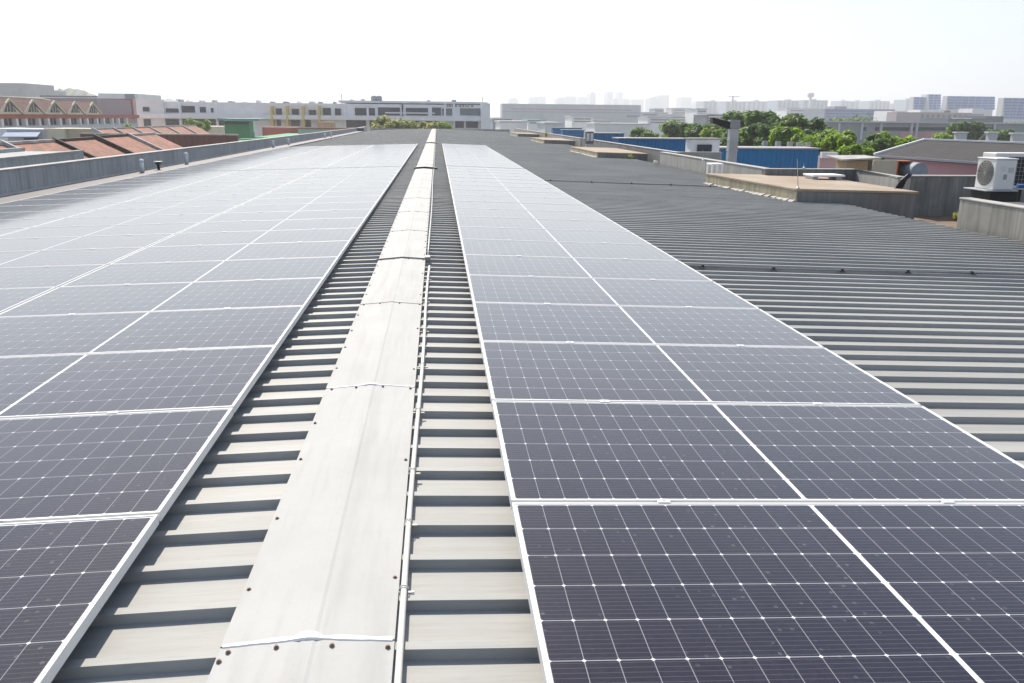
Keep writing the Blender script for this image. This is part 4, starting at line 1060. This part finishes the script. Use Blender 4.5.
tag(MB().box(q.x, r_.x, LY - .6, LY - .5, -1.198, at(885, 160, LY - .6).z).build('upright_board', M['beige'], None, bevel=.01), 'weathered beige board standing right of the lean-to', 'board')
q = at(897.5, 165, LY - .4); r_ = at(912, 165, LY - .4)
o = thing('rusty_cabinet', 'rust orange open cabinet between the beige board and grey tank', 'cabinet', ((q.x + r_.x) / 2, LY, -1.2))
zt = at(904, 162, LY - .4).z
MB().box(q.x, r_.x, LY + .15, LY + .2, -1.198, zt).build('back_panel', M['orange'], o)
MB().box(q.x, r_.x, LY - .4, LY + .15, zt + .002, zt + .04).build('top', M['orange'], o)
MB().box(q.x, q.x + .04, LY - .4, LY + .149, -1.198, zt).build('side_panel', M['orange'], o); MB().box(r_.x - .04, r_.x, LY - .4, LY + .149, -1.198, zt).build('side_panel', M['cream'], o)
q = at(920, 170, LY - .8); rr = (at(928.5, 170, LY - .8).x - at(911.5, 170, LY - .8).x) / 2; zt = at(920, 162.8, LY - .8).z
s = MB(); n = 24
ringf = [(q.x + rr * math.cos(2 * math.pi * k / n), LY - .8, zt - rr + rr * math.sin(2 * math.pi * k / n)) for k in range(n)]
s.hexa(ringf[::-1], [(x, LY + .1, z) for x, y, z in ringf][::-1])
o = thing('round_tank', 'grey blue round tank lying behind the dark streaked wall', 'tank', (q.x, LY, -1.2)); s.build('drum', M['tankgrey'], o, bevel=.02)
for xx in (q.x - rr * .6, q.x + rr * .6): MB().box(xx - .05, xx + .05, LY - .7, LY, -1.198, zt - rr * 1.75).build('leg', M['darkgrey'], o)
for k, (u0, u1, vt) in enumerate(((956.5, 967.5, 133.5), (988.5, 998, 133.5), (1013, 1026, 134.5))):
    o = facade('roof_vent', '%s pale square vent block behind the dark ribbed roof ridge' % ('left', 'middle', 'right')[k], 'vent', 58, u0 + 1, u1, vt, .35, M['palegrey'], 'pale vent blocks behind the ribbed roof')
    a = at(u0, vt, 58); b = at(u1, vt, 58); MB().box(a.x - .06, b.x + .06, 57.94, 58.41, a.z + .02, a.z + .12).build('lid', M['offwhite'], o)

# -- right far: grey long building, pink block, office blocks
o = facade('school_building', 'long low grey building with dark window strips behind the bushy trees', 'building', 175, 820, 1050, 122.3, 16, M['grey'])
patch(o, 'roof_edge', 175, 820, 121.8, 1050, 123.3, M['palegrey'], .5)
for u0, u1 in ((827, 834), (863, 866), (875, 878.5), (882, 909), (911, 914.5), (917, 956), (984, 994)): patch(o, 'window', 175, u0, 127.2, u1, 130.6, M['glass'])
for u in (838, 861, 880, 910.5, 915.7, 962, 993): patch(o, 'pier', 175, u - 1, 123.4, u + 1, 140, M['palegrey'], .4)
for u0, u1 in ((817, 824), (872, 886), (900, 956), (985, 992)): patch(o, 'pink_panel', 175, u0, 132, u1, 141, M['pink'])
o = facade('factory_building', 'pale pinkish factory block below the blue glass offices', 'building', 430, 897, 984, 112.5, 10, M['greypink'])
for k in range(9): patch(o, 'window', 430, 921 + k * 5.4, 114.6, 923.5 + k * 5.4, 118, M['paleglass'], .3)
patch(o, 'roof_box', 430, 920, 109.8, 944, 112.4, M['white'], .4, 12); patch(o, 'roof_box', 430, 946, 110.6, 950, 112.4, M['maroon'], .4, 12); patch(o, 'roof_box', 430, 972, 108.5, 983, 114, M['offwhite'], .4, 12)
o = facade('warehouse_block', 'long navy flat roofed shed in front of the pinkish factory', 'building', 330, 949, 988, 118.5, 20, M['navy']); patch(o, 'roof_edge', 330, 952, 117.9, 971, 118.8, M['white'], .6)
facade('warehouse_block', 'higher navy block at the right end of the long navy shed', 'building', 335, 986.5, 1004, 116.2, 20, M['navy'])
o = facade('office_block', 'long blue grey office block with horizontal window bands', 'building', 520, 825, 895, 109, 30, M['bluegrey'])
for v in (110.3, 113.2, 116.2): patch(o, 'window_band', 520, 826, v, 893, v + 1.6, M['blueglass'], .3)
patch(o, 'roof_plant', 520, 836, 106.3, 848, 109, M['grey'], -2, 14)
o = facade('office_block', 'white low block right of the blue grey office block', 'building', 470, 892, 908, 111, 20, M['white']); patch(o, 'window_band', 470, 893, 112.5, 907, 114, M['bluegrey'], .3)
def glassblock(u0, u1, vt, vb, Y, depth, label, n, mull):
    o = facade('glass_office', label, 'building', Y, u0, u1, vt, depth, M['palegrey'])
    st_ = (vb - vt) / n
    for k in range(n):
        patch(o, 'window_band', Y, u0 + .25, vt + st_ * (k + .14), u1 - .25, vt + st_ * (k + .95), M['blueglass'], .35)
    for k in range(1, mull):
        u = u0 + (u1 - u0) * k / mull; patch(o, 'mullion', Y, u - .14, vt + .3, u + .14, vb, M['palegrey'], .6)
    # side toward the middle of town
    a = at(u0, vt, Y)
    return o
glassblock(914, 928.5, 97, 109.5, 640, 6, 'lower wing of the left blue glass office block', 5, 3)
glassblock(928.7, 941, 94.3, 109.5, 636, 10, 'taller part of the left blue glass office block', 6, 3)
glassblock(947.5, 995, 96.3, 109.5, 620, 6, 'wide blue glass office block in the middle of the three', 5, 7)
glassblock(1004, 1042, 98, 119, 560, 6, 'rightmost blue glass office block cut by the picture edge', 7, 6)

# -- hall and sheds, right of the vanishing point
o = facade('exhibition_hall', 'huge pale grey windowless hall in the hazy middle distance', 'building', 420, 502, 641, 104.3, 12, M['palegrey'])
patch(o, 'red_stripe', 420, 511, 109.3, 632, 109.7, M['red'], .2); patch(o, 'lettering', 420, 627, 115.4, 640, 117.2, M['grey'], .25)
patch(o, 'lower_stripe', 420, 502, 112, 641, 112.4, M['grey'], .2)
for i, (u0, u1, vt, Y, m, lab) in enumerate([
    (572, 593, 117, 330, M['white'], 'plain white box building in front of the huge hall'),
    (528, 545, 121.2, 260, M['white'], 'white shed with a teal roof left of the huge hall'),
    (500, 527, 122.5, 240, M['offwhite'], 'low off white shed beyond the end of the roof'),
    (493, 512, 119, 300, M['bluegrey'], 'low blue grey shed just right of the white factory'),
    (545, 562, 124, 230, M['palegrey'], 'low grey shed between the teal roof and the small blue sheds'),
    (595, 650, 124.5, 290, M['offwhite'], 'long pale shed beyond the small grey condenser'),
    (594, 612, 121, 350, M['palegrey'], 'pale shed right of the plain white box building'),
    (641, 668, 113, 480, M['palegrey'], 'pale block touching the right end of the huge hall'),
    (648, 672, 118, 360, M['white'], 'white low block above the leftmost dark tree'),
    (668, 696, 115.5, 400, M['offwhite'], 'off white block above the dark trees'),
    (697, 707, 109.5, 380, M['white'], 'narrow white block right of centre on the skyline'),
    (707, 724, 115, 340, M['paleglass'], 'glass fronted low block left of the duct cowl'),
    (738, 760, 112.5, 520, M['offwhite'], 'pale block behind the tall dark trees'),
    (672, 692, 108.5, 700, M['palegrey'], 'pale slab block behind the off white block'),
    (787, 823, 109, 560, M['white'], 'white block right above the tallest tree'),
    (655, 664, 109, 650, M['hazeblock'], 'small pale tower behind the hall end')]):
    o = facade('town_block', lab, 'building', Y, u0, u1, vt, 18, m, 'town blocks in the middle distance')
    hgt = max(2, int((126 - vt) / 3.2))
    for k in range(min(hgt, 4)):
        v = vt + 1.4 + k * 2.6
        if v + 1 < 124: patch(o, 'window_band', Y, u0 + (u1 - u0) * .1, v, u1 - (u1 - u0) * .12, v + .9, M['paleglass'] if m is not M['paleglass'] else M['white'], .3)
    a = at(u0, vt, Y); b = at(u1, vt, Y)
    MB().box(a.x - .3, b.x + .3, Y - .4, Y + 18.4, a.z + .1, a.z + .5).build('roof_edge', M['teal'] if i == 1 else M['palegrey'], o)
# housing slabs
for i, (u0, u1, vt, Y, lab) in enumerate([
    (704, 725, 101.3, 1300, 'grey housing slab left of the hazy crane'), (726, 746, 101.5, 1250, 'pale housing slab under the hazy crane'), (747, 770, 101.3, 1350, 'grey housing slab right of the hazy crane'),
    (778, 803, 100.5, 1200, 'housing slab left of the water tower'), (803.5, 828, 100.2, 1180, 'housing slab under the water tower'),
    (841, 849, 100.8, 1500, 'narrow housing tower left of the long housing slab'), (850, 869, 101.4, 1500, 'long housing slab above the blue grey offices'), (870, 890, 101, 1450, 'housing slab at the right above the blue grey offices'), (893, 906, 103.5, 1500, 'low housing slab left of the glass offices'), (906.5, 913, 99.5, 1400, 'narrow housing tower touching the glass offices')]):
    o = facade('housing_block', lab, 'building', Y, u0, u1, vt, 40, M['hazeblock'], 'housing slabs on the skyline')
    n = max(2, int((u1 - u0) / 4))
    for k in range(n): patch(o, 'window_column', Y, u0 + (u1 - u0) * (k + .25) / n, vt + .8, u0 + (u1 - u0) * (k + .7) / n, 116, M['bluegrey'], .4)
    patch(o, 'lift_tower', Y, u0 + (u1 - u0) * .4, vt - 1.2, u0 + (u1 - u0) * .55, vt - .02, M['hazeblock'], -2, 12)
# far skyline
sk = [(509.5, 518, 97.6, 'isolated faint tower at the left end of the far skyline'), (530, 538, 97, 'left of a faint pair of towers above the left of the hall'), (538.5, 546, 96.2, 'right of a faint pair of towers above the left of the hall'),
      (557, 565, 97.4, 'short faint tower above the left half of the hall'), (565.5, 576, 96.3, 'broad faint tower above the middle of the hall'), (579, 590, 97, 'broad faint block left of the slim skyline tower'),
      (590.5, 596, 92, 'slim faint tower, first of three tall ones above the hall'), (608, 613, 92, 'slim faint tower, middle of three tall ones above the hall'), (619, 623, 92.2, 'slim faint tower, last of three tall ones above the hall'),
      (613.5, 618.5, 98.3, 'low faint block between two slim towers'), (623.5, 629, 98.8, 'low faint block right of the last slim tower'), (632.5, 644, 99.4, 'wide faint block above the right end of the hall'),
      (650, 659, 97.2, 'left shoulder of the wide faint tower pair'), (659.5, 669.5, 95.2, 'tall right half of the wide faint tower pair'), (681.5, 692, 97.2, 'faint tower standing alone left of the housing slabs'), (696, 702, 101, 'small faint tower next to the grey housing slab')]
for i, (u0, u1, vt, lab) in enumerate(sk):
    Y = 2500 + (i * 137) % 400
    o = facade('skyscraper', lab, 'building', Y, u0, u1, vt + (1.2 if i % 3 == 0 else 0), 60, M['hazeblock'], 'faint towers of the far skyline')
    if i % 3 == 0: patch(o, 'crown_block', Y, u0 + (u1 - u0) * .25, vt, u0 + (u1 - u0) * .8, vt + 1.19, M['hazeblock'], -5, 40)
# crane and water tower
CYY = 1150
o = thing('tower_crane', 'faint tower crane above the pale housing slab', 'crane', (at(733, 110, CYY).x, CYY, GZ))
a = at(733, 95.8, CYY); MB().box(a.x - .9, a.x + .9, CYY - .9, CYY + .9, GZ, a.z).build('mast', M['grey'], o)
l = at(728.5, 96.6, CYY); r_ = at(739.5, 96.2, CYY); s = MB(); s.bar((l.x, CYY, l.z), (r_.x, CYY, l.z), .9, .9); s.build('jib', M['grey'], o)
o = thing('water_tower', 'mushroom shaped water tower above the housing slabs', 'water tower', (at(811, 110, 1100).x, 1100, GZ))
a = at(811, 93.2, 1100); b = at(811, 96.5, 1100); rr = 4.2
MB().lathe((a.x, 1100, GZ), [(1.5, 0), (1.3, b.z - GZ - 2)], 12).build('tower_shaft', M['palegrey'], o)
MB().lathe((a.x, 1100, b.z - 2), [(1.3, .01), (rr, 2), (rr, 2 + (a.z - b.z)), (rr * .5, 2.8 + (a.z - b.z))], 16).build('tank', M['palegrey'], o)

# ------------------------------------------------------------------ haze
m = bpy.data.materials.new('warm_haze'); m.use_nodes = True; t = m.node_tree; t.nodes.remove(t.nodes['Principled BSDF'])
pv = t.nodes.new('ShaderNodeVolumePrincipled'); pv.inputs['Color'].default_value = (.93, .96, 1, 1); pv.inputs['Density'].default_value = .0005; pv.inputs['Anisotropy'].default_value = .35
t.links.new(pv.outputs[0], t.nodes['Material Output'].inputs['Volume'])
hz = MB().box(-4200, 4200, -1200, 4200, GZ - 1, 130).build('haze', m); hz['kind'] = 'stuff'
